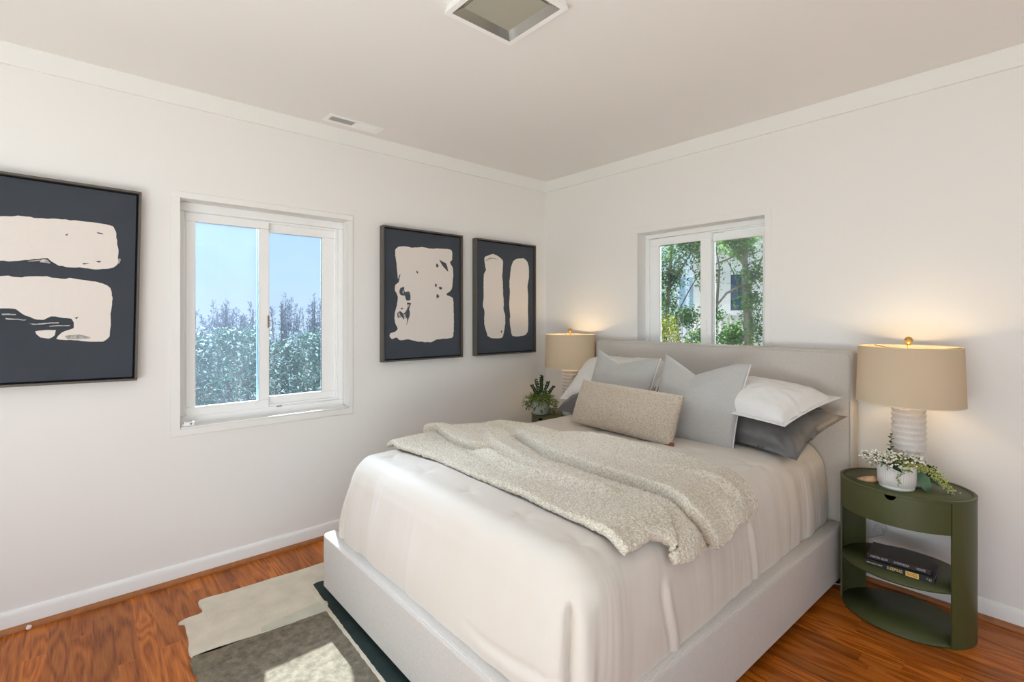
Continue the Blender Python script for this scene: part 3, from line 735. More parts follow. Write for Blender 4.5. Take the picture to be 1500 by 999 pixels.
# ================================================================== throw blanket
def pl_dist(px, py, P):
    """signed distance to a polyline (positive on its +y side) and parameter 0..1"""
    best = (9, 0, 0)
    for i in range(len(P) - 1):
        ax, ay = P[i]; bx, by = P[i + 1]
        dx, dy = bx - ax, by - ay; L2 = dx * dx + dy * dy
        t = max(0, min(1, ((px - ax) * dx + (py - ay) * dy) / L2))
        qx, qy = ax + dx * t, ay + dy * t
        d = sqrt((px - qx) ** 2 + (py - qy) ** 2)
        if d < best[0]:
            s = 1 if dx * (py - ay) - dy * (px - ax) > 0 else -1
            best = (d, s, (i + t) / (len(P) - 1))
    return best[0] * best[1], best[2]
STEP_A = [(0.66, -1.60), (0.75, -1.545), (0.976, -1.591), (1.13, -1.590), (1.25, -1.575), (1.45, -1.60)]
STEP_B = [(1.00, -1.25), (1.095, -1.300), (1.222, -1.347), (1.398, -1.405), (1.608, -1.432), (1.718, -1.450), (1.847, -1.446), (1.931, -1.440), (2.013, -1.446), (2.09, -1.462), (2.20, -1.385)]
STEP_D = [(2.215, -1.655), (2.13, -1.625), (2.06, -1.575), (2.00, -1.515)]
TROUGH = [(1.05, -1.62), (1.34, -1.668), (1.557, -1.672), (1.785, -1.630), (1.93, -1.60)]
RIDGE = [(0.75, -1.30), (1.0, -1.42), (1.25, -1.52), (1.5, -1.56), (1.75, -1.54)]
RIDGE2 = [(0.70, -1.22), (0.90, -1.20), (1.10, -1.26), (1.30, -1.30)]
RIDGE3 = [(1.45, -1.20), (1.65, -1.25), (1.85, -1.24), (2.10, -1.20)]
def throw_height(x, y):
    h = 0.020
    d, t = pl_dist(x, y, STEP_A); h += 0.042 * smooth(-0.009, 0.009, d) * exp(-max(0, d) / 0.10) * smooth(0, 0.08, t) * (1 - smooth(0.6, 1.0, t))
    d, t = pl_dist(x, y, STEP_B); f_ = smooth(0, 0.2, t)
    h += 0.044 * smooth(-0.008, 0.008, d) * (0.45 + 0.55 * exp(-max(0, d) / 0.12)) * f_
    h -= 0.012 * exp(-((d + 0.016) / 0.013) ** 2) * f_
    d, t = pl_dist(x, y, TROUGH); g = smooth(0, 0.15, t) * (1 - smooth(0.85, 1, t))
    h -= 0.008 * exp(-(d / 0.022) ** 2) * g; h += 0.026 * exp(-((d - 0.045) / 0.030) ** 2) * g
    d, t = pl_dist(x, y, RIDGE); h += 0.028 * exp(-(d / 0.028) ** 2) * smooth(0, 0.2, t) * (1 - smooth(0.7, 1, t))
    d, t = pl_dist(x, y, RIDGE2); h += 0.020 * exp(-(d / 0.035) ** 2) * smooth(0, 0.2, t) * (1 - smooth(0.7, 1, t))
    d, t = pl_dist(x, y, RIDGE3); h += 0.012 * exp(-(d / 0.030) ** 2) * smooth(0, 0.3, t)
    h += 0.013 * noise.noise((x * 3.2, y * 7, 2.0))
    gap = 0.0; lip = 0.0
    d, t = pl_dist(x, y, STEP_A); gap = max(gap, exp(-((d + 0.009) / 0.0075) ** 2) * smooth(0.02, 0.12, t) * (1 - smooth(0.55, 0.9, t))); lip -= 0.032 * exp(-((d - 0.009) / 0.011) ** 2) * smooth(0.02, 0.12, t) * (1 - smooth(0.55, 0.9, t))
    d, t = pl_dist(x, y, STEP_B); gap = max(gap, exp(-((d + 0.008) / 0.0075) ** 2) * smooth(0.02, 0.15, t)); lip -= 0.034 * exp(-((d - 0.009) / 0.011) ** 2) * smooth(0.02, 0.15, t)
    d, t = pl_dist(x, y, STEP_D); gap = max(gap, exp(-((d + 0.006) / 0.008) ** 2) * (1 - smooth(0.6, 1.0, t))); h += 0.022 * smooth(-0.008, 0.008, d) * exp(-max(0, d) / 0.05) * (1 - smooth(0.6, 1.0, t)); lip += 0.018 * exp(-((d - 0.008) / 0.010) ** 2) * (1 - smooth(0.6, 1.0, t)) + 0.004 * noise.noise((x * 10, y * 14, 6.0))
    h += 0.016 * exp(-((x - 0.74) / 0.07) ** 2) * (0.6 + 0.6 * noise.noise((y * 9, 3.3, 1)))
    h = max(h, 0.006)
    return h + (0.002 - h) * 0.92 * gap, lip
HEM = [(-1.90, 0.085), (-1.78, 0.090), (-1.70, 0.085), (-1.655, 0.100), (-1.61, 0.165), (-1.50, 0.178), (-1.40, 0.186), (-1.335, 0.172), (-1.27, 0.150), (-1.20, 0.155), (-1.09, 0.155), (-1.0, 0.14)]
def lerp_tab(T, v):
    if v <= T[0][0]: return T[0][1]
    for (a, p), (b, q) in zip(T, T[1:]):
        if v <= b: return p + (q - p) * (v - a) / (b - a)
    return T[-1][1]
XE = 2.015                                                # where the top starts to roll over the right-hand edge
FRONT = [(0.64, -1.80), (0.80, -1.815), (1.10, -1.785), (1.40, -1.795), (1.70, -1.80), (1.9, -1.815), (2.2, -1.835)]
BACK = [(0.64, -1.16), (0.72, -1.10), (0.85, -1.04), (1.30, -1.00), (1.62, -0.975), (1.86, -1.0), (2.05, -1.06), (2.25, -1.12)]
def throw_mesh():
    bm = new_bm(); NX, NY = 330, 200
    P = []; 
    rr = 0.105
    for i in range(NX + 1):
        row = []
        for j in range(NY + 1):
            b = j / NY
            yv = -1.85 + 0.8 * b
            smax = XE + lerp_tab(HEM, yv)
            s = 0.668 + (smax - 0.668) * i / NX
            y = lerp_tab(FRONT, s) + (lerp_tab(BACK, s) - lerp_tab(FRONT, s)) * b
            h, lip = throw_height(s, y)
            edge = min(1.0, (min(j, NY - j) / 3.0)); edge2 = min(1.0, min(i, NX - i) / 3.0)
            rim = sqrt(max(0.0, 1 - (1 - edge) ** 2)) * sqrt(max(0.0, 1 - (1 - edge2) ** 2))
            h = 0.004 + (h - 0.004) * (0.12 + 0.88 * rim) + 0.006 * rim
            zt = bed_top(min(s, XE), y)
            if s <= XE:
                p = Vector((s, y, zt)); n_ = Vector((0, 0, 1))
                if s < CX0 + 0.09:
                    k_ = (CX0 + 0.09 - s) / 0.09; n_ = Vector((-0.55 * k_, 0, 1)).normalized()
            else:
                a = (s - XE) / rr; am = min(a, pi / 2 * 0.97)
                p = Vector((XE + rr * sin(am), y, zt - rr * (1 - cos(am))))
                n_ = Vector((sin(am), 0, cos(am)))
                if a > am: p.z -= (a - am) * rr
                h += 0.012 * smooth(0.3, 1.5, a) * (0.6 + sin(y * 24 + 1.0)) * 0.7
                y2 = 0.02 * sin((y + 1.4) * 9) * smooth(0.5, 2.0, a); p.y += y2
            q = p + n_ * h
            # sherpa nap
            nap = noise.noise((q.x * 70, q.y * 70, q.z * 70)) * 0.0028 + noise.noise((q.x * 110, q.y * 110, q.z * 110)) * 0.0030
            q += n_ * nap
            q.y += lip
            q.y += 0.004 * noise.noise((q.x * 45, q.y * 10, 3)) * (1 - edge)
            row.append(q)
        P.append(row)
    V = add_grid(bm, P)
    for f in bm.faces: f.normal_update()
    # underside
    lower = []
    for i in range(NX + 1):
        row = []
        for j in range(NY + 1):
            if i in (0, NX) or j in (0, NY): row.append(V[i][j])
            else: row.append(None)
        lower.append(row)
    return bm
th = obj('throw_blanket', throw_mesh(), THROW, angle=180)
sm = th.modifiers.new('thickness', 'SOLIDIFY'); sm.thickness = 0.006; sm.offset = -1
tag(th, 'cream sherpa throw blanket spread in folds across the bed', 'blanket')

# ================================================================== pillows
def pillow_bm(w, h, t, conc=0.06, chop=None, flange=0.0, seed=0, wr=0.004, pw=0.42, n=56, nap=0.0, sag=0.0, back=1.0, pk=0.8):
    """x = width, z = height, y = thickness (front is -y). origin at centre"""
    bm = new_bm(); F = []; B = []
    for i in range(n + 1):
        fr, br = [], []
        for j in range(n + 1):
            u = sin((i / n - 0.5) * pi); v = sin((j / n - 0.5) * pi)
            u = 0.5 * u + 0.5 * (2 * i / n - 1); v = 0.5 * v + 0.5 * (2 * j / n - 1)
            x = w / 2 * u * (1 - conc * (1 - v * v)); z = h / 2 * v * (1 - conc * (1 - u * u))
            ui, vi = u, v
            if flange:
                ui = max(-1, min(1, u * w / (w - 2 * flange))); vi = max(-1, min(1, v * h / (h - 2 * flange)))
            th_ = t / 2 * (max(0, (1 - ui ** 2)) * max(0, (1 - vi ** 2))) ** pw
            th_ = max(th_, 0.0015 if (abs(u) > 0.999 or abs(v) > 0.999) else 0.004)
            wv = wr * noise.noise((x * 9 + seed, z * 9, seed * 1.7)) + wr * 0.5 * noise.noise((x * 26, z * 26 + seed, seed))
            # radial puckers towards the corners
            rad = max(abs(u), abs(v))
            an = atan2(v, u); wv += wr * pk * sin(an * 22 + seed) * smooth(0.6, 0.95, rad) * noise.noise((an * 2, seed, 0))
            wv *= (1 - rad ** 8)
            dz = 0.0; dy = 0.0
            if chop:
                dep, u0, wd = chop
                g0 = max(0.0, 1 - abs(u - u0) / wd); g = g0 * 0.8 + 0.2 * g0 * g0
                dz = -dep * g * smooth(-0.2, 1.0, v) ; th_ *= 1 - 0.30 * g * smooth(0.0, 1.0, v)
            dy = sag * (u * u) * (1 if v < 0 else 1)
            nn = 0
            if nap: nn = nap * (noise.noise((x * 110, z * 110, seed)) + 0.7 * noise.noise((x * 210, z * 210, seed)))
            fr.append(Vector((x, -th_ - wv - nn + dy, z + dz))); br.append(Vector((x, th_ * back + wv + nn + dy, z + dz)))
        F.append(fr); B.append(br)
    add_grid(bm, F); add_grid(bm, [r[::-1] for r in B])
    bmesh.ops.remove_doubles(bm, verts=bm.verts, dist=0.0032)
    bmesh.ops.recalc_face_normals(bm, faces=bm.faces[:])
    return bm, F
def place(o, loc, lean=0, yaw=0, roll=0):
    """lean back about x, then roll in its plane, then yaw"""
    m = Matrix.Rotation(radians(yaw), 4, 'Z') @ Matrix.Rotation(radians(-lean), 4, 'X') @ Matrix.Rotation(radians(roll), 4, 'Y')
    o.rotation_euler = m.to_euler(); o.location = loc
def edge_tube(F, r, sides, n=56):
    pts = []
    if 'right' in sides: pts = [F[n][j] for j in range(0, n + 1, 2)]
    elif 'left' in sides: pts = [F[0][j] for j in range(0, n + 1, 2)]
    bm = new_bm(); add_tube(bm, pts, r, 6); return bm

pgroup = 'pillows along the headboard'
# dark satin pillows lying flat against the headboard
def dark_pillow(label, loc, lean, yaw, roll, seed, w=0.62):
    r = thing('satin_pillow', label, 'pillow', loc, 'charcoal satin pillows')
    bm, F = pillow_bm(w, 0.42, 0.220, 0.10, None, 0.012, seed, 0.015, 0.38, back=0.30, pk=1.8)
    obj('pillow_cover', bm, SATIN, r, 180); place(r, loc, lean, yaw, roll); return r
dark_pillow('charcoal satin pillow beneath the white sham on the right', (1.885, -0.345, 0.760), 68, -13, 1, 3.0, 0.60)
dark_pillow('charcoal satin pillow beneath the white sham on the left', (0.925, -0.335, 0.757), 68, 6, 0, 5.0)
def sham(label, loc, lean, yaw, roll, seed, w=0.66, h=0.44, t=0.225):
    r = thing('white_sham', label, 'pillow', loc, 'white flanged shams')
    bm, F = pillow_bm(w, h, t, 0.07, None, 0.030, seed, 0.010, 0.36, back=0.25, pk=1.2)
    c = obj('pillow_cover', bm, SHAM, r, 180)
    bm = new_bm(); n = 56
    ring = []
    for s_ in range(4):
        for q in range(0, 29):
            k_ = -1 + 2 * q / 28
            u, v = ((k_, -1), (1, k_), (-k_, 1), (-1, -k_))[s_]
            ring.append(Vector(((w / 2 - 0.030) * u * (1 - 0.07 * (1 - v * v)), -0.0055, (h / 2 - 0.030) * v * (1 - 0.07 * (1 - u * u)))))
    add_tube(bm, ring, 0.0016, 5); sub('stitching', bm, SHAM, c)
    place(r, loc, lean, yaw, roll); return r
sham('white linen sham lying over the charcoal pillow at the right', (1.872, -0.345, 0.874), 77, -13, 2, 8.0, w=0.56)
sham('white linen sham leaning behind the left grey cushion', (0.925, -0.285, 0.890), 52, 5, -3, 11.0, w=0.68)
def square(label, loc, lean, yaw, roll, chop, seed, tie=False, w=0.47, h=0.46):
    r = thing('square_cushion', label, 'cushion', loc, 'pale grey linen cushions')
    bm, F = pillow_bm(w, h, 0.150, 0.055, chop, 0.0, seed, 0.005, 0.50)
    c = obj('cushion_cover', bm, LINEN, r, 180)
    bm = edge_tube(F, 0.004, 'right'); sub('piping', bm, PIPING, c)
    if tie:
        bm = new_bm(); b = F[56][0]
        for L_ in (((0, 0, 0.02), (-0.03, -0.03, 0.0), (-0.075, -0.045, -0.008)), ((0, 0, 0.02), (0.0, -0.03, 0.005), (0.012, -0.045, -0.014)), ((0, 0, 0.02), (-0.018, -0.04, 0.004), (-0.035, -0.06, -0.012))):
            add_tube(bm, [Vector(b) + Vector(q) for q in L_], 0.0032, 6)
        add_sphere(bm, Vector(b) + Vector((0, -0.004, 0.018)), 0.008, 8, 6)
        sub('tie', bm, mat('grey_tie', (176, 178, 180), 0.85), c)
    place(r, loc, lean, yaw, roll); return r
square('pale grey linen cushion with corner ties, at the middle of the bed', (1.608, -0.500, 0.868), 22, 4, 3.5, (0.085, -0.14, 0.86), 2.0, True, 0.47, 0.46)
square('pale grey linen cushion behind the left of the boucle lumbar', (1.085, -0.462, 0.866), 20, 1, 4, (0.060, -0.15, 0.86), 4.0, False, 0.46, 0.45)
lr = thing('lumbar_pillow', 'oatmeal boucle lumbar pillow in front of the cushions', 'pillow', (1.285, -0.70, 0.79))
bm, F = pillow_bm(0.66, 0.262, 0.155, 0.012, None, 0, 6.0, 0.003, 0.42, n=90, nap=0.0016)
lc = obj('pillow_cover', bm, BOUCLE, lr, 180)
bm = new_bm(); add_box(bm, (0.292, -0.012, -0.156), (0.345, -0.008, -0.112), 0.001, 1); sub('leather_tag', bm, LEATHER, lc)
place(lr, (1.298, -0.715, 0.797), 24, 0.5, 1.6)

# ================================================================== nightstands
NA, NB, NH, NTK = 0.233, 0.200, 0.585, 0.007
def ell(th, off=0.0): return ((NA + off) * cos(th), (NB + off) * sin(th))
def arc_panel(bm, t0, t1, z0, z1, n=28, off0=-NTK, off1=0.0, ztop=None):
    R = []
    for i in range(n + 1):
        th = t0 + (t1 - t0) * i / n
        xo, yo = ell(th, off1); xi, yi = ell(th, off0)
        zt = z1 if ztop is None else ztop(th, xo)
        R.append([bm.verts.new((xo, yo, z0)), bm.verts.new((xo, yo, zt)), bm.verts.new((xi, yi, zt)), bm.verts.new((xi, yi, z0))])
    for i in range(n):
        for k in range(4):
            j = (k + 1) % 4; bm.faces.new((R[i][k], R[i + 1][k], R[i + 1][j], R[i][j]))
    bm.faces.new(R[0][::-1]); bm.faces.new(R[-1]); bmesh.ops.recalc_face_normals(bm, faces=bm.faces[:])
def ell_disc(bm, z0, z1, off, n=96):
    A = [bm.verts.new((*ell(2 * pi * i / n, off), z0)) for i in range(n)]; B = [bm.verts.new((*ell(2 * pi * i / n, off), z1)) for i in range(n)]
    bm.faces.new(A[::-1]); bm.faces.new(B)
    for i in range(n): j = (i + 1) % n; bm.faces.new((A[i], A[j], B[j], B[i]))
def nightstand(loc, label):
    r = thing('nightstand', label, 'nightstand', loc, 'olive oval nightstands')
    q = radians(42)
    for a0, a1 in ((-42, 10), (138, 190)):
        bm = new_bm(); arc_panel(bm, radians(a0), radians(a1), 0.0, NH - 0.004); obj('side_panel', bm, OLIVE, r)
    bm = new_bm(); ell_disc(bm, NH - 0.012, NH - 0.006, -0.0075); ell_t = obj('tabletop', bm, OLIVE, r)
    bm = new_bm(); arc_panel(bm, 0, 2 * pi, NH - 0.012, NH - 0.0035, 96, -0.010, 0.001); bmesh.ops.remove_doubles(bm, verts=bm.verts, dist=1e-5); obj('rim', bm, OLIVE, r)
    # drawer front with a half-moon finger pull
    bm = new_bm(); x0, rad = -0.012, 0.020
    def zt(th, x):
        d = rad * rad - (x - x0) ** 2
        return NH - 0.013 - (sqrt(d) * 0.95 if d > 0 else 0)
    arc_panel(bm, radians(190.7), 2 * pi - q - 0.018, 0.448, NH - 0.013, 260, -NTK, -0.0005, zt); dr = obj('drawer_front', bm, OLIVE, r)
    bm = new_bm(); ell_disc(bm, 0.450, 0.456, -0.010); arc_panel(bm, radians(10), radians(138), 0.448, NH - 0.012, 60, -NTK - 0.003, -0.001); obj('drawer_box', bm, OLIVE, r)
    bm = new_bm(); ell_disc(bm, 0.214, 0.224, -0.0075); obj('shelf', bm, OLIVE, r)
    bm = new_bm(); ell_disc(bm, 0.0, 0.010, -0.0075); obj('base_plate', bm, OLIVE, r)
    return r
NR = Vector((2.4365, -0.247, 0)); NL = Vector((0.395, -0.247, 0))
nightstand(NR, 'olive green metal oval nightstand right of the bed, holding books')
nl = nightstand(NL, 'olive green oval nightstand tucked behind the bed at the left')

# ================================================================== table lamps
def table_lamp(loc, label):
    r = thing('table_lamp', label, 'lamp', loc, 'ribbed ceramic bedside lamps')
    prof = []; z = 0.0; nr = 13; hgt = 0.335
    prof.append((0.052, 0.0)); prof.append((0.058, 0.004))
    for i in range(nr):
        z0 = 0.008 + i * (hgt - 0.012) / nr; dz = (hgt - 0.012) / nr
        prof += [(0.0565, z0), (0.0575, z0 + dz * 0.35), (0.0600, z0 + dz * 0.72), (0.0612, z0 + dz * 0.86), (0.0600, z0 + dz * 0.97)]
    prof += [(0.056, hgt - 0.002), (0.050, hgt)]
    def md(rad, z, a):
        k_ = 1 if rad > 0.0598 else 0
        return rad + (0.0014 * sin(a * 26 + int(z / 0.0248) * 1.7) if k_ else 0)
    bm = new_bm(); add_lathe(bm, prof, 156, md); obj('lamp_base', bm, LAMPC, r, 60)
    bm = new_bm(); add_lathe(bm, [(0.012, hgt - 0.001), (0.012, hgt + 0.03), (0.017, hgt + 0.032), (0.017, hgt + 0.065), (0.010, hgt + 0.07)], 20); obj('socket', bm, BRASS, r)
    zb, zt = 0.352, 0.600; rb, rt = 0.190, 0.182
    bm = new_bm()
    R = [(rb, zb), (rt, zt), (rt - 0.0015, zt), (rb - 0.0015, zb)]
    add_lathe(bm, R[:2], 72, cap=False)
    sh = obj('lamp_shade', bm, SHADE, r, 60)
    bm = new_bm(); add_lathe(bm, [(rb - 0.0025, zb + 0.001), (rt - 0.0025, zt - 0.001)], 72, cap=False); sub('lining', bm, SHADEIN, sh, 60)
    for zz, rr_ in ((zb + 0.002, rb - 0.001), (zt - 0.002, rt - 0.001)):
        bm = new_bm(); add_tube(bm, [(rr_ * cos(2 * pi * k_ / 72), rr_ * sin(2 * pi * k_ / 72), zz) for k_ in range(73)], 0.0022, 6)
        sub('trim_wire', bm, SHADEIN, sh)
    bm = new_bm()
    for k_ in range(3):
        a = 2 * pi * k_ / 3 + 0.4; add_tube(bm, [(0, 0, zt - 0.012), (rt * cos(a) * 0.6, rt * sin(a) * 0.6, zt - 0.012), (rt * cos(a) * 0.985, rt * sin(a) * 0.985, zt - 0.004)], 0.0022, 6)
    add_tube(bm, [(0, 0, hgt + 0.06), (0.045, 0, hgt + 0.10), (0.048, 0, hgt + 0.18), (0.02, 0, zt - 0.03), (0, 0, zt - 0.012)], 0.002, 6)
    obj('harp', bm, BRASS, r)
    bm = new_bm(); add_lathe(bm, [(0.003, zt - 0.014), (0.004, zt + 0.004), (0.0075, zt + 0.006), (0.0085, zt + 0.009), (0.0055, zt + 0.011), (0.0100, zt + 0.014), (0.0150, zt + 0.019), (0.0165, zt + 0.026), (0.0150, zt + 0.033), (0.0100, zt + 0.039), (0.003, zt + 0.042)], 24); obj('finial', bm, BRASS, r, 60)
    bm = new_bm(); add_lathe(bm, [(0.012, hgt + 0.065), (0.016, hgt + 0.08), (0.028, hgt + 0.105), (0.029, hgt + 0.125), (0.018, hgt + 0.145), (0.004, hgt + 0.152)], 20); obj('bulb', bm, BULB, r, 80)
    d = bpy.data.lights.new('lamp_glow', 'POINT'); o = bpy.data.objects.new('lamp_glow', d); COL.objects.link(o)
    d.energy = 1.5; d.color = (1.0, 0.72, 0.40); d.shadow_soft_size = 0.025; o.parent = r; o.location = (0, 0, hgt + 0.19)
    return r
table_lamp((2.448, -0.225, NH - 0.006), 'lit table lamp on the right nightstand, white ribbed base, tan drum shade')
table_lamp((0.462, -0.212, NH - 0.006), 'lit table lamp with tan drum shade in the room corner, left of the bed')

# ================================================================== plants indoors
def leaf(bm, base, d, up, L, wd, bend=0.25, n=4):
    """pointed oval leaf, folded along its midrib"""
    d = Vector(d).normalized(); s = d.cross(Vector(up))
    if s.length < 1e-3: s = d.cross(Vector((1, 0.2, 0)))
    s.normalize(); nrm = s.cross(d).normalized(); base = Vector(base)
    mid = []; lf = []; rt_ = []
    for i in range(n + 1):
        t = i / n; w_ = wd * sin(pi * min(1, t * 0.92 + 0.04)) ** 0.8 * 0.5
        c = base + d * (L * t) - nrm * (bend * L * t * t)
        mid.append(bm.verts.new(c)); lf.append(bm.verts.new(c + s * w_ + nrm * w_ * 0.25)); rt_.append(bm.verts.new(c - s * w_ + nrm * w_ * 0.25))
    for i in range(n):
        bm.faces.new((lf[i], mid[i], mid[i + 1], lf[i + 1])); bm.faces.new((mid[i], rt_[i], rt_[i + 1], mid[i + 1]))
LEAF_D = leaf_mat('dark_leaf', (34, 56, 38), (58, 84, 58), 20, 0.15)
LEAF_E = leaf_mat('eucalyptus_leaf', (84, 112, 90), (112, 138, 108), 20, 0.2)
LEAF_G = leaf_mat('fresh_leaf', (84, 116, 56), (150, 168, 100), 30, 0.25)
SEED = mat('seeded_eucalyptus', (184, 190, 116), 0.7, var=(90, 0.25))
SEEDG = mat('green_buds', (104, 124, 66), 0.7, var=(90, 0.3))
BLOOM = mat('white_blossom', (240, 238, 226), 0.7)
STEM = mat('green_stem', (84, 96, 54), 0.7)
SOIL = mat('floral_foam', (46, 52, 36), 0.95, bump=('noise', 80, 0.003))
ROOTC = Vector((2.425, -0.330, NH - 0.006))
ar = thing('flower_arrangement', 'white ribbed pot of small white blossoms and trailing seeded greenery', 'plant', ROOTC)
bm = new_bm()
def ribs(r_, z, a): return r_ + (0.0016 * abs(sin(a * 22)) - 0.0016 if 0.016 < z < 0.103 and r_ > 0.05 else 0)
add_lathe(bm, [(0.030, 0.0), (0.058, 0.0), (0.061, 0.004), (0.061, 0.010), (0.0575, 0.012), (0.0575, 0.015), (0.0660, 0.018), (0.0675, 0.05), (0.0690, 0.102), (0.0690, 0.105), (0.066, 0.106), (0.064, 0.090), (0.062, 0.060), (0.0, 0.058)], 176, ribs, cap=False)
obj('pot', bm, CERAMIC, ar, 60)
bm = new_bm(); add_lathe(bm, [(0.063, 0.066), (0.05, 0.085), (0.0, 0.092)], 24, cap=False); obj('moss', bm, SOIL, ar)
rnd = random.Random(21)
vR = Vector((0.661, 0.750, 0)); vF = Vector((-0.750, 0.661, 0))       # sideways / away seen from the room's doorway
# blossoms: sprays fanning out to the left
bs = new_bm(); bb = new_bm(); bg = new_bm()
for s_ in range(34):
    sd_ = rnd.uniform(-0.130, 0.065)
    tip = Vector((0, 0, 0.105)) + vR * sd_ - vF * rnd.uniform(-0.03, 0.075) + Vector((0, 0, rnd.uniform(0.006, 0.040) + 0.16 * max(0, -sd_ - 0.04)))
    st = Vector((0, 0, 0.07)) + vR * rnd.uniform(-0.03, 0.03) - vF * rnd.uniform(-0.01, 0.03)
    md_ = (st + tip) / 2 + Vector((0, 0, 0.018)); add_tube(bs, [st, md_, tip], 0.0011, 4)
    for k_ in range(7):
        c = tip + Vector((rnd.gauss(0, 0.012), rnd.gauss(0, 0.012), rnd.gauss(0, 0.009)))
        add_tube(bs, [md_.lerp(tip, 0.6), c], 0.0007, 3)
        add_sphere(bb, c, rnd.uniform(0.0032, 0.0054), 7, 5, (1, 1, 0.8))
    for k_ in range(16):
        c = tip.lerp(st, rnd.uniform(0, 0.7)) + Vector((rnd.gauss(0, 0.012), rnd.gauss(0, 0.012), rnd.gauss(0, 0.009)))
        dd = Vector((rnd.gauss(0, 1), rnd.gauss(0, 1), rnd.gauss(0.4, 0.6)))
        leaf(bg, c, dd, (0, 0, 1), rnd.uniform(0.010, 0.018), 0.005, 0.2, 2)
far = Vector((0, 0, 0.12)) + vR * -0.125 - vF * 0.02 + Vector((0, 0, 0.030))
obj('stems', bs, STEM, ar); obj('white_blossoms', bb, BLOOM, ar, 180)['kind'] = 'stuff'; obj('small_leaves', bg, LEAF_G, ar, 180)
# trailing seeded eucalyptus over the right rim
bsd = new_bm(); bs2 = new_bm(); bd = new_bm(); be = new_bm()
def trail(p0, p1, p2, n, spread, col_bm, size):
    for i in range(n):
        t = (i + rnd.random()) / n
        p = p0 * (1 - t) ** 2 + p1 * 2 * t * (1 - t) + p2 * t * t
        sp = spread * (1 - 0.35 * t)
        c = p + Vector((rnd.gauss(0, sp), rnd.gauss(0, sp), rnd.gauss(0, sp * 0.75)))
        add_sphere(col_bm, c, size * rnd.uniform(0.7, 1.25), 6, 4)
        if i % 3 == 0: add_tube(bs2, [p, c], 0.0006, 3)
P0 = Vector((0, 0, 0.100)) + vR * 0.00 - vF * 0.015
P1 = Vector((0, 0, 0.125)) + vR * 0.105 - vF * 0.035
P2 = Vector((0, 0, 0.012)) + vR * 0.158 - vF * 0.085
trail(P0, P1, P2, 480, 0.015, bsd, 0.0032)
trail(Vector((0, 0, 0.10)) + vR * -0.02 - vF * 0.045, Vector((0, 0, 0.118)) + vR * 0.03 - vF * 0.05, Vector((0, 0, 0.095)) + vR * 0.07 - vF * 0.05, 300, 0.012, bsd, 0.0028)
bsg = new_bm()
trail(P0, Vector((0, 0, 0.125)) + vR * 0.09 - vF * 0.0, Vector((0, 0, 0.05)) + vR * 0.150 - vF * 0.02, 260, 0.015, bsg, 0.0030)
add_tube(bs2, [P0, P0.lerp(P1, 0.6), (P0 + P1 * 2 + P2) / 4, P1.lerp(P2, 0.6), P2], 0.0016, 5)
obj('seeded_sprigs', bsd, SEED, ar, 180)['kind'] = 'stuff'; obj('green_buds', bsg, SEEDG, ar, 180)['kind'] = 'stuff'
for (b_, d_, L_, w_, tgt) in (((0.03, -0.012, 0.105), (1.0, 0.1, 0.18), 0.075, 0.022, 'd'), ((0.05, 0.0, 0.10), (1.0, 0.2, -0.25), 0.075, 0.024, 'd'), ((0.045, 0.02, 0.10), (1, -0.2, 0.22), 0.065, 0.018, 'd'),
                              ((-0.03, 0.055, 0.100), (-0.75, 0.3, 0.12), 0.030, 0.03, 'd'), ((-0.055, 0.045, 0.108), (1.0, 0.3, -0.35), 0.055, 0.034, 'd'),
                              ((0.055, 0.045, 0.085), (0.35, 0.35, -1.0), 0.075, 0.036, 'e'), ((0.085, 0.02, 0.090), (0.9, 0.35, -0.7), 0.085, 0.034, 'e'), ((0.09, 0.0, 0.085), (1.0, 0.25, -0.75), 0.10, 0.030, 'e'), ((0.06, 0.02, 0.105), (1, 0.35, -0.15), 0.07, 0.02, 'd')):
    bp_ = Vector((0, 0, b_[2])) + vR * b_[0] - vF * b_[1]; dv = vR * d_[0] - vF * d_[1] + Vector((0, 0, d_[2]))
    leaf(bd if tgt == 'd' else be, bp_, dv, (-vF * 0.8 + Vector((0, 0, 0.7))) if tgt == 'd' else (0.5, -0.8, 0.4), L_ * 1.2, w_ * 1.25, 0.18, 6)
# upright sprig of small leaves
up0 = Vector((0, 0, 0.09)) + vR * -0.018 - vF * -0.01
add_tube(bs2, [up0, up0 + Vector((0.002, 0, 0.135))], 0.0013, 5)
for i in range(12):
    z = 0.055 + i * 0.0070
    leaf(bd, up0 + Vector((0.001, 0, z)), Vector((cos(i * 2.4), sin(i * 2.4), 0.55)), (0, 0, 1), 0.021 - 0.0008 * i, 0.014, 0.1, 3)
obj('dark_leaves', bd, LEAF_D, ar, 180); obj('eucalyptus_leaves', be, LEAF_E, ar, 180); 
# sprigs hanging in front of the pot
bh = new_bm()
for i in range(34):
    t = i / 34; p = Vector((0, 0, 0.098 - 0.062 * t)) + vR * (-0.030 - 0.022 * t) - vF * (0.066 + 0.006 * sin(t * 9))
    leaf(bh, p, vR * rnd.uniform(-1, 1) + Vector((0, 0, rnd.uniform(-0.8, 0.5))) - vF * 0.3, -vF, rnd.uniform(0.007, 0.013), 0.004, 0.1, 2)
    if i < 20:
        p = Vector((0, 0, 0.098 - 0.012 * t)) + vR * (-0.02 + 0.05 * t) - vF * 0.069
        leaf(bh, p, vR * rnd.uniform(-1, 1) + Vector((0, 0, rnd.uniform(-1, 0.2))) - vF * 0.3, -vF, rnd.uniform(0.006, 0.012), 0.004, 0.1, 2)
obj('hanging_sprigs', bh, LEAF_G, ar, 180); obj('twigs', bs2, STEM, ar)

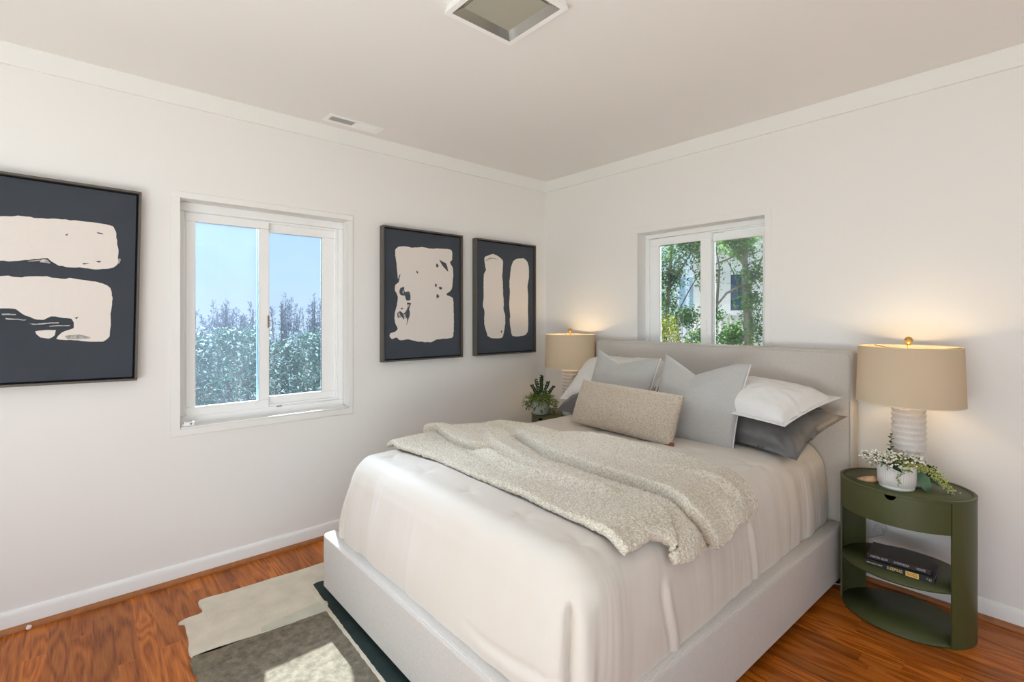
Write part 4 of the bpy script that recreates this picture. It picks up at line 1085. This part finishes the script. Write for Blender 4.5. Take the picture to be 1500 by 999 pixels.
# plant behind the bed corner
PL = Vector((0.288, -0.345, NH - 0.006))
pp = thing('potted_greenery', 'glass pot of leafy eucalyptus and fern sprigs beside the corner lamp', 'plant', PL)
bm = new_bm(); add_lathe(bm, [(0.0, 0.0), (0.058, 0.0), (0.064, 0.006), (0.068, 0.09), (0.066, 0.092), (0.062, 0.088), (0.058, 0.010), (0.0, 0.008)], 48, cap=False); obj('pot', bm, mat('grey_white_pot', (196, 200, 196), 0.25), pp, 60)
bst = new_bm(); blf = new_bm(); bfn = new_bm()
rnd = random.Random(5)
for (ang, ln, tilt) in ((-0.35, 0.17, 0.22), (0.25, 0.195, 0.05), (0.6, 0.16, 0.35), (2.2, 0.15, 0.7), (0.05, 0.185, 0.16), (-0.8, 0.14, 0.5)):
    dv = (vR * sin(tilt) * (1 if ang > 0.5 else (-1 if ang < 0 else 0.2)) + Vector((0, 0, cos(tilt)))).normalized()
    p0 = Vector((0, 0, 0.085)); p1 = p0 + dv * ln; add_tube(bst, [p0, p1], 0.0016, 5)
    for i in range(9):
        p = p0.lerp(p1, 0.40 + 0.6 * i / 8)
        for sgn in (-1, 1):
            leaf(blf, p, vR * sgn * 0.9 + Vector((rnd.gauss(0, 0.3), rnd.gauss(0, 0.3), 0.45)), -vF, 0.017, 0.013, 0.1, 3)
for i in range(230):
    a = rnd.uniform(0, 2 * pi); rad = rnd.uniform(0.02, 0.105); z = 0.10 + 0.055 * (1 - rad / 0.1) + rnd.uniform(-0.02, 0.02)
    p = Vector((cos(a) * rad, sin(a) * rad, z)); dv = Vector((cos(a), sin(a), rnd.uniform(-0.7, 0.5)))
    for k_ in range(5):
        leaf(bfn, p + dv * 0.008 * k_, dv + Vector((rnd.gauss(0, 0.6), rnd.gauss(0, 0.6), rnd.gauss(0, 0.4))), (0, 0, 1), 0.020, 0.008, 0.2, 2)
for i in range(70):
    a = rnd.uniform(0, 2 * pi); q_ = 0.080 + 0.03 * rnd.random(); p = Vector((cos(a) * q_, sin(a) * q_, 0.105 - 0.075 * rnd.random()))
    for k_ in range(4): leaf(bfn, p, Vector((cos(a), sin(a), rnd.uniform(-1.5, 0.2))), (0, 0, 1), 0.026, 0.008, 0.3, 2)
obj('stems', bst, STEM, pp); obj('eucalyptus_leaves', blf, LEAF_D, pp, 180); obj('fern_leaves', bfn, LEAF_G, pp, 180)

# polished agate on the nightstand
bm = new_bm(); bmesh.ops.create_icosphere(bm, subdivisions=4, radius=1.0)
for v in bm.verts:
    c = v.co.copy(); f_ = 1 + 0.22 * noise.noise(c * 1.7) + 0.08 * noise.noise(c * 5)
    v.co = Vector((c.x * 0.040 * f_, c.y * 0.022 * f_, max(-0.004, (c.z * 0.017 + 0.008 * c.x) * f_)))
for v in bm.verts: v.co.z += 0.004
bmesh.ops.rotate(bm, matrix=Matrix.Rotation(radians(12), 3, 'Z'), verts=bm.verts)
bmesh.ops.translate(bm, vec=(2.322, -0.318, NH - 0.0058), verts=bm.verts)
tag(obj('stone', bm, mat('pink_tan_agate', (208, 168, 132), 0.3, var=(40, 0.25)), angle=180), 'small polished tan stone beside the flower pot on the nightstand', 'stone')

# ------------------------------------------------------------------ books
PAGE = mat('book_pages', (206, 204, 196), 0.8)
def text_bm(s, size, mtx, depth=0.0004, sxs=1.0, spacing=1.0):
    cu = bpy.data.curves.new('txt', 'FONT'); cu.body = s; cu.size = size; cu.extrude = depth; cu.align_x = 'LEFT'; cu.align_y = 'CENTER'; cu.resolution_u = 3; cu.space_character = spacing
    o = bpy.data.objects.new('txt', cu); COL.objects.link(o)
    me = o.to_mesh(); bm = new_bm(); bm.from_mesh(me); o.to_mesh_clear()
    bpy.data.objects.remove(o); bpy.data.curves.remove(cu)
    bmesh.ops.transform(bm, matrix=mtx @ Matrix.Diagonal((sxs, 1, 1, 1)), verts=bm.verts)
    return bm
def book(loc, rot, w, d, h, label, cover_m, texts):
    """spine along local x at y=0 (facing -y); depth to +y"""
    r = thing('book', label, 'book', loc, 'books on the nightstand shelf', rot=(0, 0, rot))
    bm = new_bm()
    add_box(bm, (0, 0, 0), (w, d, 0.0025), 0.0006, 1); add_box(bm, (0, 0, h - 0.0025), (w, d, h), 0.0006, 1); add_box(bm, (0, -0.0015, 0.0), (w, 0.0015, h), 0.0008, 1)
    obj('cover', bm, cover_m, r)
    bm = new_bm(); add_box(bm, (0.003, 0.001, 0.0027), (w - 0.004, d - 0.004, h - 0.0027)); obj('pages', bm, PAGE, r)
    B = Matrix.Rotation(pi / 2, 4, 'X')
    for (nm, s, x, z, size, m_, sxs) in texts:
        bm = text_bm(s, size, Matrix.Translation((x, -0.0016, z)) @ B, 0.0003, sxs); obj(nm, bm, m_, r, 30)
    return r
GOLD = mat('gold_lettering', (255, 226, 120), 0.5); SILV = mat('silver_lettering', (196, 202, 212), 0.5); ORNG = mat('amber_panel', (250, 196, 100), 0.6); BLK = mat('black_lettering', (60, 40, 16), 0.6)
NAVY = mat('navy_jacket', (26, 28, 40), 0.4); BROWN = mat('dark_brown_jacket', (48, 34, 30), 0.38)
brot = radians(2.5)
bk1 = book((2.322, -0.366, 0.2242), brot, 0.232, 0.150, 0.027, 'navy hardback with gold spine lettering, lower of the two books', NAVY,
    [('spine_author', 'WINTHROP TERRY', 0.005, 0.0135, 0.0085, GOLD, 0.78), ('spine_title', 'SLEEPING', 0.076, 0.0135, 0.0175, GOLD, 0.72), ('spine_emblem', '* 22', 0.206, 0.0135, 0.012, GOLD, 0.8)])
bm = new_bm(); add_box(bm, (0.139, -0.0021, 0.0035), (0.182, -0.0014, 0.0240)); pn = obj('spine_panel', bm, ORNG, bk1)
bm = text_bm('DOGS', 0.0165, Matrix.Translation((0.1425, -0.0021, 0.0135)) @ Matrix.Rotation(pi / 2, 4, 'X'), 0.0003, 0.75); sub('panel_text', bm, BLK, pn, 30)
book((2.326, -0.352, 0.2513), brot + radians(1.0), 0.214, 0.145, 0.022, 'dark brown hardback lying on top of the navy book', BROWN,
    [('spine_text', 'MARTIN ABLER', 0.012, 0.011, 0.0125, SILV, 0.72), ('spine_text', 'INTERMEDIA', 0.093, 0.011, 0.0125, SILV, 0.72), ('spine_text', 'HOUSE', 0.168, 0.011, 0.0125, SILV, 0.72)])

# ------------------------------------------------------------------ cords behind the nightstand
CORD = mat('clear_white_cord', (206, 204, 200), 0.3)
bm = new_bm(); pts = []
for i in range(60):
    t = i / 59; a = t * 2 * pi * 2.2
    pts.append((2.300 + 0.022 * cos(a) + 0.012 * t, -0.040 + 0.004 * t, 0.235 + 0.040 * t + 0.026 * (1 + sin(a)) * 0.8))
pts = [(2.235, -0.036, 0.205), (2.26, -0.037, 0.222)] + pts + [(2.335, -0.036, 0.345), (2.338, -0.03, 0.44)]
add_tube(bm, pts, 0.0022, 6); tag(obj('lamp_cord', bm, CORD, angle=60), 'clear lamp cord looped against the wall behind the nightstand', 'cord')
bm = new_bm(); add_tube(bm, [(2.05, -0.10, 0.004), (2.12, -0.155, 0.004), (2.150, -0.185, 0.004), (2.175, -0.170, 0.004), (2.19, -0.08, 0.004), (2.22, -0.035, 0.01), (2.262, -0.034, 0.05), (2.265, -0.034, 0.12), (2.26, -0.034, 0.2)], 0.0035, 8)
tag(obj('power_cord', bm, mat('white_cord', (226, 226, 224), 0.4), angle=60), 'white power cord on the floor between the bed and the nightstand', 'cord')
bm = new_bm(); bmesh.ops.create_icosphere(bm, subdivisions=2, radius=0.009)
for v in bm.verts: v.co = Vector((v.co.x * 0.8, v.co.y, v.co.z * 1.1)) * (1 + 0.3 * noise.noise(v.co * 150))
bmesh.ops.translate(bm, vec=(0.0385, -3.108, 0.011), verts=bm.verts)
tag(obj('paper_scrap', bm, mat('paper_scrap', (238, 234, 230), 0.7), angle=180), 'tiny white scrap on the floor against the left skirting', 'scrap')

# ================================================================== rug
CREAM = mat('cream_hide', (224, 215, 198), 0.95, spec=0.1, var=(14, 0.07), bump=('noise', 170, 0.0025))
TAUPE = mat('grey_taupe_hide', (128, 120, 104), 0.9, spec=0.15, var=(40, 0.30), bump=('noise', 150, 0.003))
GREEN = mat('dark_green_hide', (54, 66, 64), 0.9, spec=0.12, var=(12, 0.12), bump=('noise', 190, 0.0025))
rug = thing('rug', 'patchwork hide rug of cream, taupe and dark green under the bed foot', 'rug', (1.3, -2.1, 0.0))
TH = 0.0115
fl_ = lambda a, b, d: (a, b, d)
def rug_piece(name, P, m, z0=0.0, t=TH, amp=0.004, parent=rug):
    b = new_bm(); add_prism(b, rough_outline(P, 0.02, amp, 3), lambda x, y, d: (x, y, z0 + d), t); return wobj(name, b, m, parent, 30)
rug_piece('cream_panel', [(0.282, -2.536), (0.293, -2.40), (0.300, -2.22), (0.309, -2.10), (0.310, -1.95), (0.312, -1.45), (0.76, -1.45), (0.748, -2.04), (0.748, -2.12), (0.736, -2.27), (0.722, -2.40), (0.700, -2.622), (0.565, -2.619), (0.428, -2.616), (0.416, -2.634), (0.402, -2.606), (0.399, -2.545), (0.376, -2.540)], CREAM)
rug_piece('taupe_panel', [(0.702, -2.624), (0.724, -2.40), (0.738, -2.27), (0.752, -2.132), (1.04, -2.138), (1.305, -2.145), (1.9, -2.155), (1.9, -2.66), (1.3, -2.64), (0.867, -2.632)], TAUPE)
rug_piece('cream_seam', [(0.49, -2.122), (0.50, -2.104), (0.752, -2.117), (1.04, -2.126), (1.305, -2.133), (1.9, -2.143), (1.9, -2.155), (1.305, -2.146), (1.04, -2.139), (0.752, -2.133)], CREAM, 0.0, 0.0135, 0.003)
rug_piece('green_panel', [(0.497, -2.104), (0.508, -1.95), (0.52, -1.46), (1.9, -1.46), (1.9, -2.143), (1.305, -2.134), (1.04, -2.127), (0.752, -2.118)], GREEN, 0.0, 0.0125, 0.003)
rug_piece('pale_patch', [(0.660, -2.115), (0.682, -2.38), (0.716, -2.39), (0.734, -2.27), (0.742, -2.135)], mat('pale_green_cream', (206, 203, 186), 0.95, var=(20, 0.06)), 0.0115, 0.0012, 0.004)

# ================================================================== outside: left window
GROUND = mat('garden_soil', (96, 92, 70), 0.95, var=(2, 0.3))
bm = new_bm(); add_box(bm, (-30, -25, -0.55), (12, 30, -0.45)); g = obj('ground', bm, GROUND); g['kind'] = 'structure'
def leafcloud(bm, rnd, n, fn, size, wr=0.45, tri=2, up=0.2):
    for i in range(n):
        p = fn(rnd); dv = Vector((rnd.gauss(0, 1), rnd.gauss(0, 1), rnd.gauss(up, 0.8)))
        s_ = size * rnd.uniform(0.6, 1.4)
        leaf(bm, p, dv, (rnd.gauss(0, 1), rnd.gauss(0, 1), 1), s_, s_ * wr, 0.15, tri)
H_LEAF = leaf_mat('shrub_leaf', (40, 66, 60), (84, 116, 100), 5, 0.35)
H_PALE = leaf_mat('silvery_leaf', (120, 146, 142), (176, 194, 190), 8, 0.4)
H_LIME = leaf_mat('lime_leaf', (110, 160, 70), (170, 210, 110), 6, 0.5)
SPIRE = leaf_mat('feathery_spire', (74, 82, 100), (118, 122, 138), 4, 0.35)
BARK = mat('dark_bark', (70, 62, 54), 0.9, bump=('noise', 40, 0.01))
def shrub(name, label, cat, c, rx, ry, h, n, size, m, seed, group, pale=0, mp=None, z0=-0.45):
    rnd = random.Random(seed); c = Vector(c)
    r = thing(name, label, cat, (c.x, c.y, z0), group)
    bm = new_bm()
    for k_ in range(6): add_tube(bm, [(rnd.gauss(0, 0.05), rnd.gauss(0, 0.05), 0), (rnd.gauss(0, rx * 0.3), rnd.gauss(0, ry * 0.3), h * 0.5), (rnd.gauss(0, rx * 0.5), rnd.gauss(0, ry * 0.5), h * 0.85)], 0.018, 5, 0.006)
    obj('branches', bm, BARK, r)
    def fn(q):
        a = q.uniform(0, 2 * pi); zz = q.random() ** 0.8; rad = (0.55 + 0.45 * q.random() ** 0.5) * (1 - 0.45 * max(0, zz - 0.5) * 2)
        bump_ = 1 + 0.25 * noise.noise((a * 2, zz * 4, seed))
        return Vector((cos(a) * rx * rad * bump_, sin(a) * ry * rad * bump_, zz * h * (1 + 0.10 * noise.noise((a * 3, seed, 1)))))
    bm = new_bm(); leafcloud(bm, rnd, n, fn, size); obj('foliage', bm, m, r, 180)
    if pale:
        def fp(q):
            p = fn(q); p.z = h * (0.55 + 0.45 * q.random()); return p * 1.02
        bm = new_bm(); leafcloud(bm, rnd, pale, fp, size * 0.8, 0.5); obj('pale_leaves', bm, mp, r, 180)['kind'] = 'stuff'  # paler upper leaves carry sunlit highlights in their colour
    return r
hy = [(-3.0, -2.15), (-2.75, -1.72), (-3.05, -1.30), (-2.85, -0.88), (-3.15, -0.45)]
hl = ['silvery-tipped green shrub at the left edge of the left window view', 'silvery-tipped green shrub in the left pane, second from the left', 'silvery-tipped green shrub behind the meeting rail of the left window', 'silvery-tipped green shrub filling the right pane of the left window', 'silvery-tipped green shrub at the right edge of the left window view']
for i, (x, y) in enumerate(hy):
    shrub('garden_shrub', hl[i], 'shrub', (x, y, 0), 0.36, 0.36, 1.55 + 0.08 * sin(i * 2.1), 5200, 0.040, H_LEAF, 30 + i, 'shrubs outside the left window', 1000, H_PALE)
def spire(label, c, h, w_, seed):
    rnd = random.Random(seed); r = thing('feathery_conifer', label, 'conifer', (c[0], c[1], -0.45), 'feathery conifers behind the hedge')
    bm = new_bm(); add_tube(bm, [(0, 0, 0), (0, 0, h * 0.9)], 0.03, 6, 0.008)
    tips = []
    for k_ in range(26):
        a = rnd.uniform(0, 2 * pi); rad = w_ * sqrt(rnd.random()); zt = h * (0.80 + 0.20 * rnd.random()) * (1 - 0.12 * rad / w_)
        b0 = Vector((cos(a) * rad * 0.5, sin(a) * rad * 0.5, h * 0.3)); b1 = Vector((cos(a) * rad, sin(a) * rad, zt)); tips.append((b0, b1))
        add_tube(bm, [b0, b1], 0.006, 4, 0.002)
    obj('trunk', bm, BARK, r)
    def fn(q):
        b0, b1 = tips[q.randrange(len(tips))]; t = q.random() ** 0.7
        sp = 0.035 * (1.25 - t)
        return b0.lerp(b1, t) + Vector((q.gauss(0, sp), q.gauss(0, sp), 0))
    bm = new_bm(); leafcloud(bm, rnd, 4200, fn, 0.045, 0.22, 2, 1.4); obj('foliage', bm, SPIRE, r, 180)
sp_l = ['leftmost feathery grey conifer behind the hedge', 'second feathery grey conifer from the left, behind the hedge', 'third feathery grey conifer, seen through the left pane', 'feathery grey conifer hidden by the meeting rail', 'tall feathery grey conifer in the right pane', 'feathery grey conifer right of the tall one', 'rightmost feathery grey conifer behind the hedge']
for i in range(7):
    spire(sp_l[i], (-4.15 + 0.15 * sin(i * 1.9), -1.95 + i * 0.36, 0), 2.10 + 0.05 * sin(i * 2.7) + (0.06 if i == 4 else 0), 0.26, 60 + i)
shrub('lime_shrub', 'bright lime green shrub at the right edge of the left window view', 'shrub', (-3.6, -0.36, 0), 0.22, 0.22, 1.78, 1100, 0.06, H_LIME, 77, None)

# ================================================================== outside: window over the bed
TR_D = leaf_mat('tree_leaf_dark', (36, 84, 32), (108, 154, 80), 3, 0.5)
TR_Y = leaf_mat('bush_leaf_yellow', (104, 130, 52), (190, 190, 100), 4, 0.45)
TR_M = leaf_mat('tree_leaf_mid', (84, 128, 62), (160, 194, 126), 3, 0.5)
BARK2 = mat('pale_bark', (96, 92, 80), 0.9, bump=('noise', 30, 0.01))
def tree(label, base, trunk, branches, blobs, n, size, m, seed, r0=0.09, mb=BARK2):
    rnd = random.Random(seed); r = thing('garden_tree', label, 'tree', base)
    bm = new_bm(); add_tube(bm, trunk, r0, 10, r0 * 0.5)
    for b in branches: add_tube(bm, b, r0 * 0.45, 7, r0 * 0.10)
    obj('trunk', bm, mb, r)
    def fn(q):
        c, rad = blobs[q.randrange(len(blobs))]
        v = Vector((q.gauss(0, 0.45), q.gauss(0, 0.45), q.gauss(0, 0.45)))
        return Vector(c) + v * rad
    bm = new_bm(); leafcloud(bm, rnd, n, fn, size, 0.42); obj('foliage', bm, m, r, 180); return r
# right-hand tree: thick trunk at the right edge, a limb sweeping down-left to up-right
tree('tall garden tree with bare sweeping limb in the right pane over the bed', (-0.30, 4.6, -0.45),
     [(0, 0, 0), (0.02, 0.02, 1.2), (-0.02, 0.0, 2.4), (0.02, 0, 3.6), (0.05, 0.05, 4.6)],
     [[(-0.02, 0, 2.25), (-0.25, -0.1, 2.12), (-0.45, -0.15, 1.85), (-0.72, -0.2, 1.55)], [(0, 0, 2.5), (-0.3, 0.1, 2.9), (-0.6, 0.1, 3.1)], [(0, 0, 2.8), (-0.25, -0.05, 2.65), (-0.62, 0, 2.55), (-0.8, 0, 2.6)], [(-0.4, -0.12, 1.9), (-0.36, -0.1, 2.5), (-0.45, -0.1, 3.0)], [(-0.5, -0.15, 1.8), (-0.68, -0.1, 2.2), (-0.6, 0, 2.7)]],
     [((-0.1, 0, 2.95), 0.30), ((-0.30, 0, 3.05), 0.22), ((0.12, 0, 2.4), 0.26), ((0.12, 0.1, 1.6), 0.25), ((-0.62, 0, 1.40), 0.20), ((-0.2, 0, 1.45), 0.22), ((0.06, 0, 2.0), 0.2), ((-0.05, 0, 2.8), 0.2)], 3600, 0.060, TR_D, 101, 0.052)
tree('leafy garden tree filling the left pane over the bed', (-1.95, 5.0, -0.45),
     [(0, 0, 0), (0.05, 0, 1.4), (0.15, 0, 2.6), (0.2, 0, 3.6)],
     [[(0.05, 0, 1.4), (0.5, 0, 2.2), (0.9, 0.1, 2.9)], [(0.1, 0, 2.0), (-0.3, 0, 2.6)], [(0.1, 0, 2.2), (0.5, 0.1, 2.9), (0.6, 0.1, 3.3)]],
     [((-0.05, 0, 2.35), 0.34), ((0.05, 0, 1.95), 0.26), ((0.25, 0, 2.9), 0.34), ((0.75, 0, 2.9), 0.30), ((0.85, 0, 2.45), 0.22), ((-0.2, 0, 2.8), 0.3), ((0.5, 0, 3.1), 0.3), ((0.2, 0, 2.5), 0.25), ((0.45, 0, 1.75), 0.2), ((-0.05, 0, 1.6), 0.2), ((0.9, 0, 1.8), 0.2)], 7500, 0.055, TR_D, 102, 0.04)
tree('slender pale-trunked tree behind the right pane over the bed', (-1.0, 6.4, -0.45),
     [(0, 0, 0), (0.03, 0, 1.6), (-0.05, 0, 2.6), (-0.12, 0, 3.6)],
     [[(0, 0, 1.8), (-0.25, 0, 2.5), (-0.5, 0, 3.0)], [(-0.03, 0, 2.2), (0.25, 0, 2.9), (0.4, 0, 3.4)], [(-0.05, 0, 2.6), (-0.35, 0, 3.3)]],
     [((-0.4, 0, 3.1), 0.3), ((0.3, 0, 3.3), 0.3), ((-0.35, 0, 1.45), 0.2)], 500, 0.08, TR_M, 103, 0.05)
shrub('garden_shrub', 'yellow-green bush low in the left pane over the bed', 'shrub', (-1.68, 4.6, 0), 0.40, 0.36, 1.74, 3200, 0.055, TR_Y, 111, None)
shrub('garden_shrub', 'pale green bush at the middle of the window over the bed', 'shrub', (-1.12, 4.7, 0), 0.30, 0.30, 1.52, 900, 0.07, TR_M, 112, None)
shrub('garden_shrub', 'yellow-green bush below the blue house window', 'shrub', (-0.55, 5.0, 0), 0.30, 0.30, 1.50, 2000, 0.055, TR_Y, 113, None)
shrub('garden_shrub', 'dark green bush at the left of the right pane over the bed', 'shrub', (-0.92, 4.55, 0), 0.20, 0.20, 1.55, 700, 0.07, TR_D, 114, None)
# white clapboard house beyond the trees
hs_ = thing('neighbour_house', 'white clapboard house with blue window beyond the trees', 'house', (-2.2, 8.4, -0.45))
SIDING = mat('white_siding', (232, 232, 230), 0.7)
bm = new_bm()
for i in range(26):
    z = -0.45 + i * 0.14
    add_box(bm, (-3.0, 8.05 - 0.012, z), (-0.9, 8.25, z + 0.139), 0.004, 1)
wobj('wall', bm, SIDING, hs_)
bm = new_bm(); add_prism(bm, [(-3.2, 3.15), (-0.7, 3.15), (-1.95, 4.2)], lambda a, b, d: (a, 7.9 + d, b), 0.9); wobj('gable_roof', bm, mat('grey_roof', (128, 130, 134), 0.8), hs_)
bm = new_bm(); rect_frame(bm, lambda a, d, z: (a, 8.04 - d, z), -2.15, -1.55, 1.38, 2.32, (0.07,) * 4, 0.0, 0.05, 0.004); hw = wobj('window', bm, SIDING, hs_)
bm = new_bm(); add_box(bm, (-2.09, 8.01, 1.44), (-1.61, 8.03, 2.26)); bmesh.ops.translate(bm, vec=-Vector(hs_.location), verts=bm.verts); sub('pane', bm, mat('blue_house_glass', (36, 66, 96), 0.15), hw)
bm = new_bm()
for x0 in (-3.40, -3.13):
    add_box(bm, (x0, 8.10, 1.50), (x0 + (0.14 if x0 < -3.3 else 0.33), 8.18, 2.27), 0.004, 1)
wobj('shutter', bm, mat('pale_blue_shutter', (150, 186, 210), 0.6), hs_)  # added pale blue panels imitate a reflection in the left pane
bm = new_bm()
for i in range(22): add_box(bm, (-3.45 + i * 0.12, 7.66, 0.30), (-3.40 + i * 0.12, 7.70, 1.30), 0.004, 1)
add_box(bm, (-3.5, 7.63, 1.28), (-0.8, 7.73, 1.36), 0.004, 1); add_box(bm, (-3.5, 7.64, 0.28), (-0.8, 7.72, 0.34), 0.004, 1)
add_box(bm, (-3.5, 7.6, -0.45), (-0.8, 8.1, 0.28)); wobj('railing', bm, SIDING, hs_)
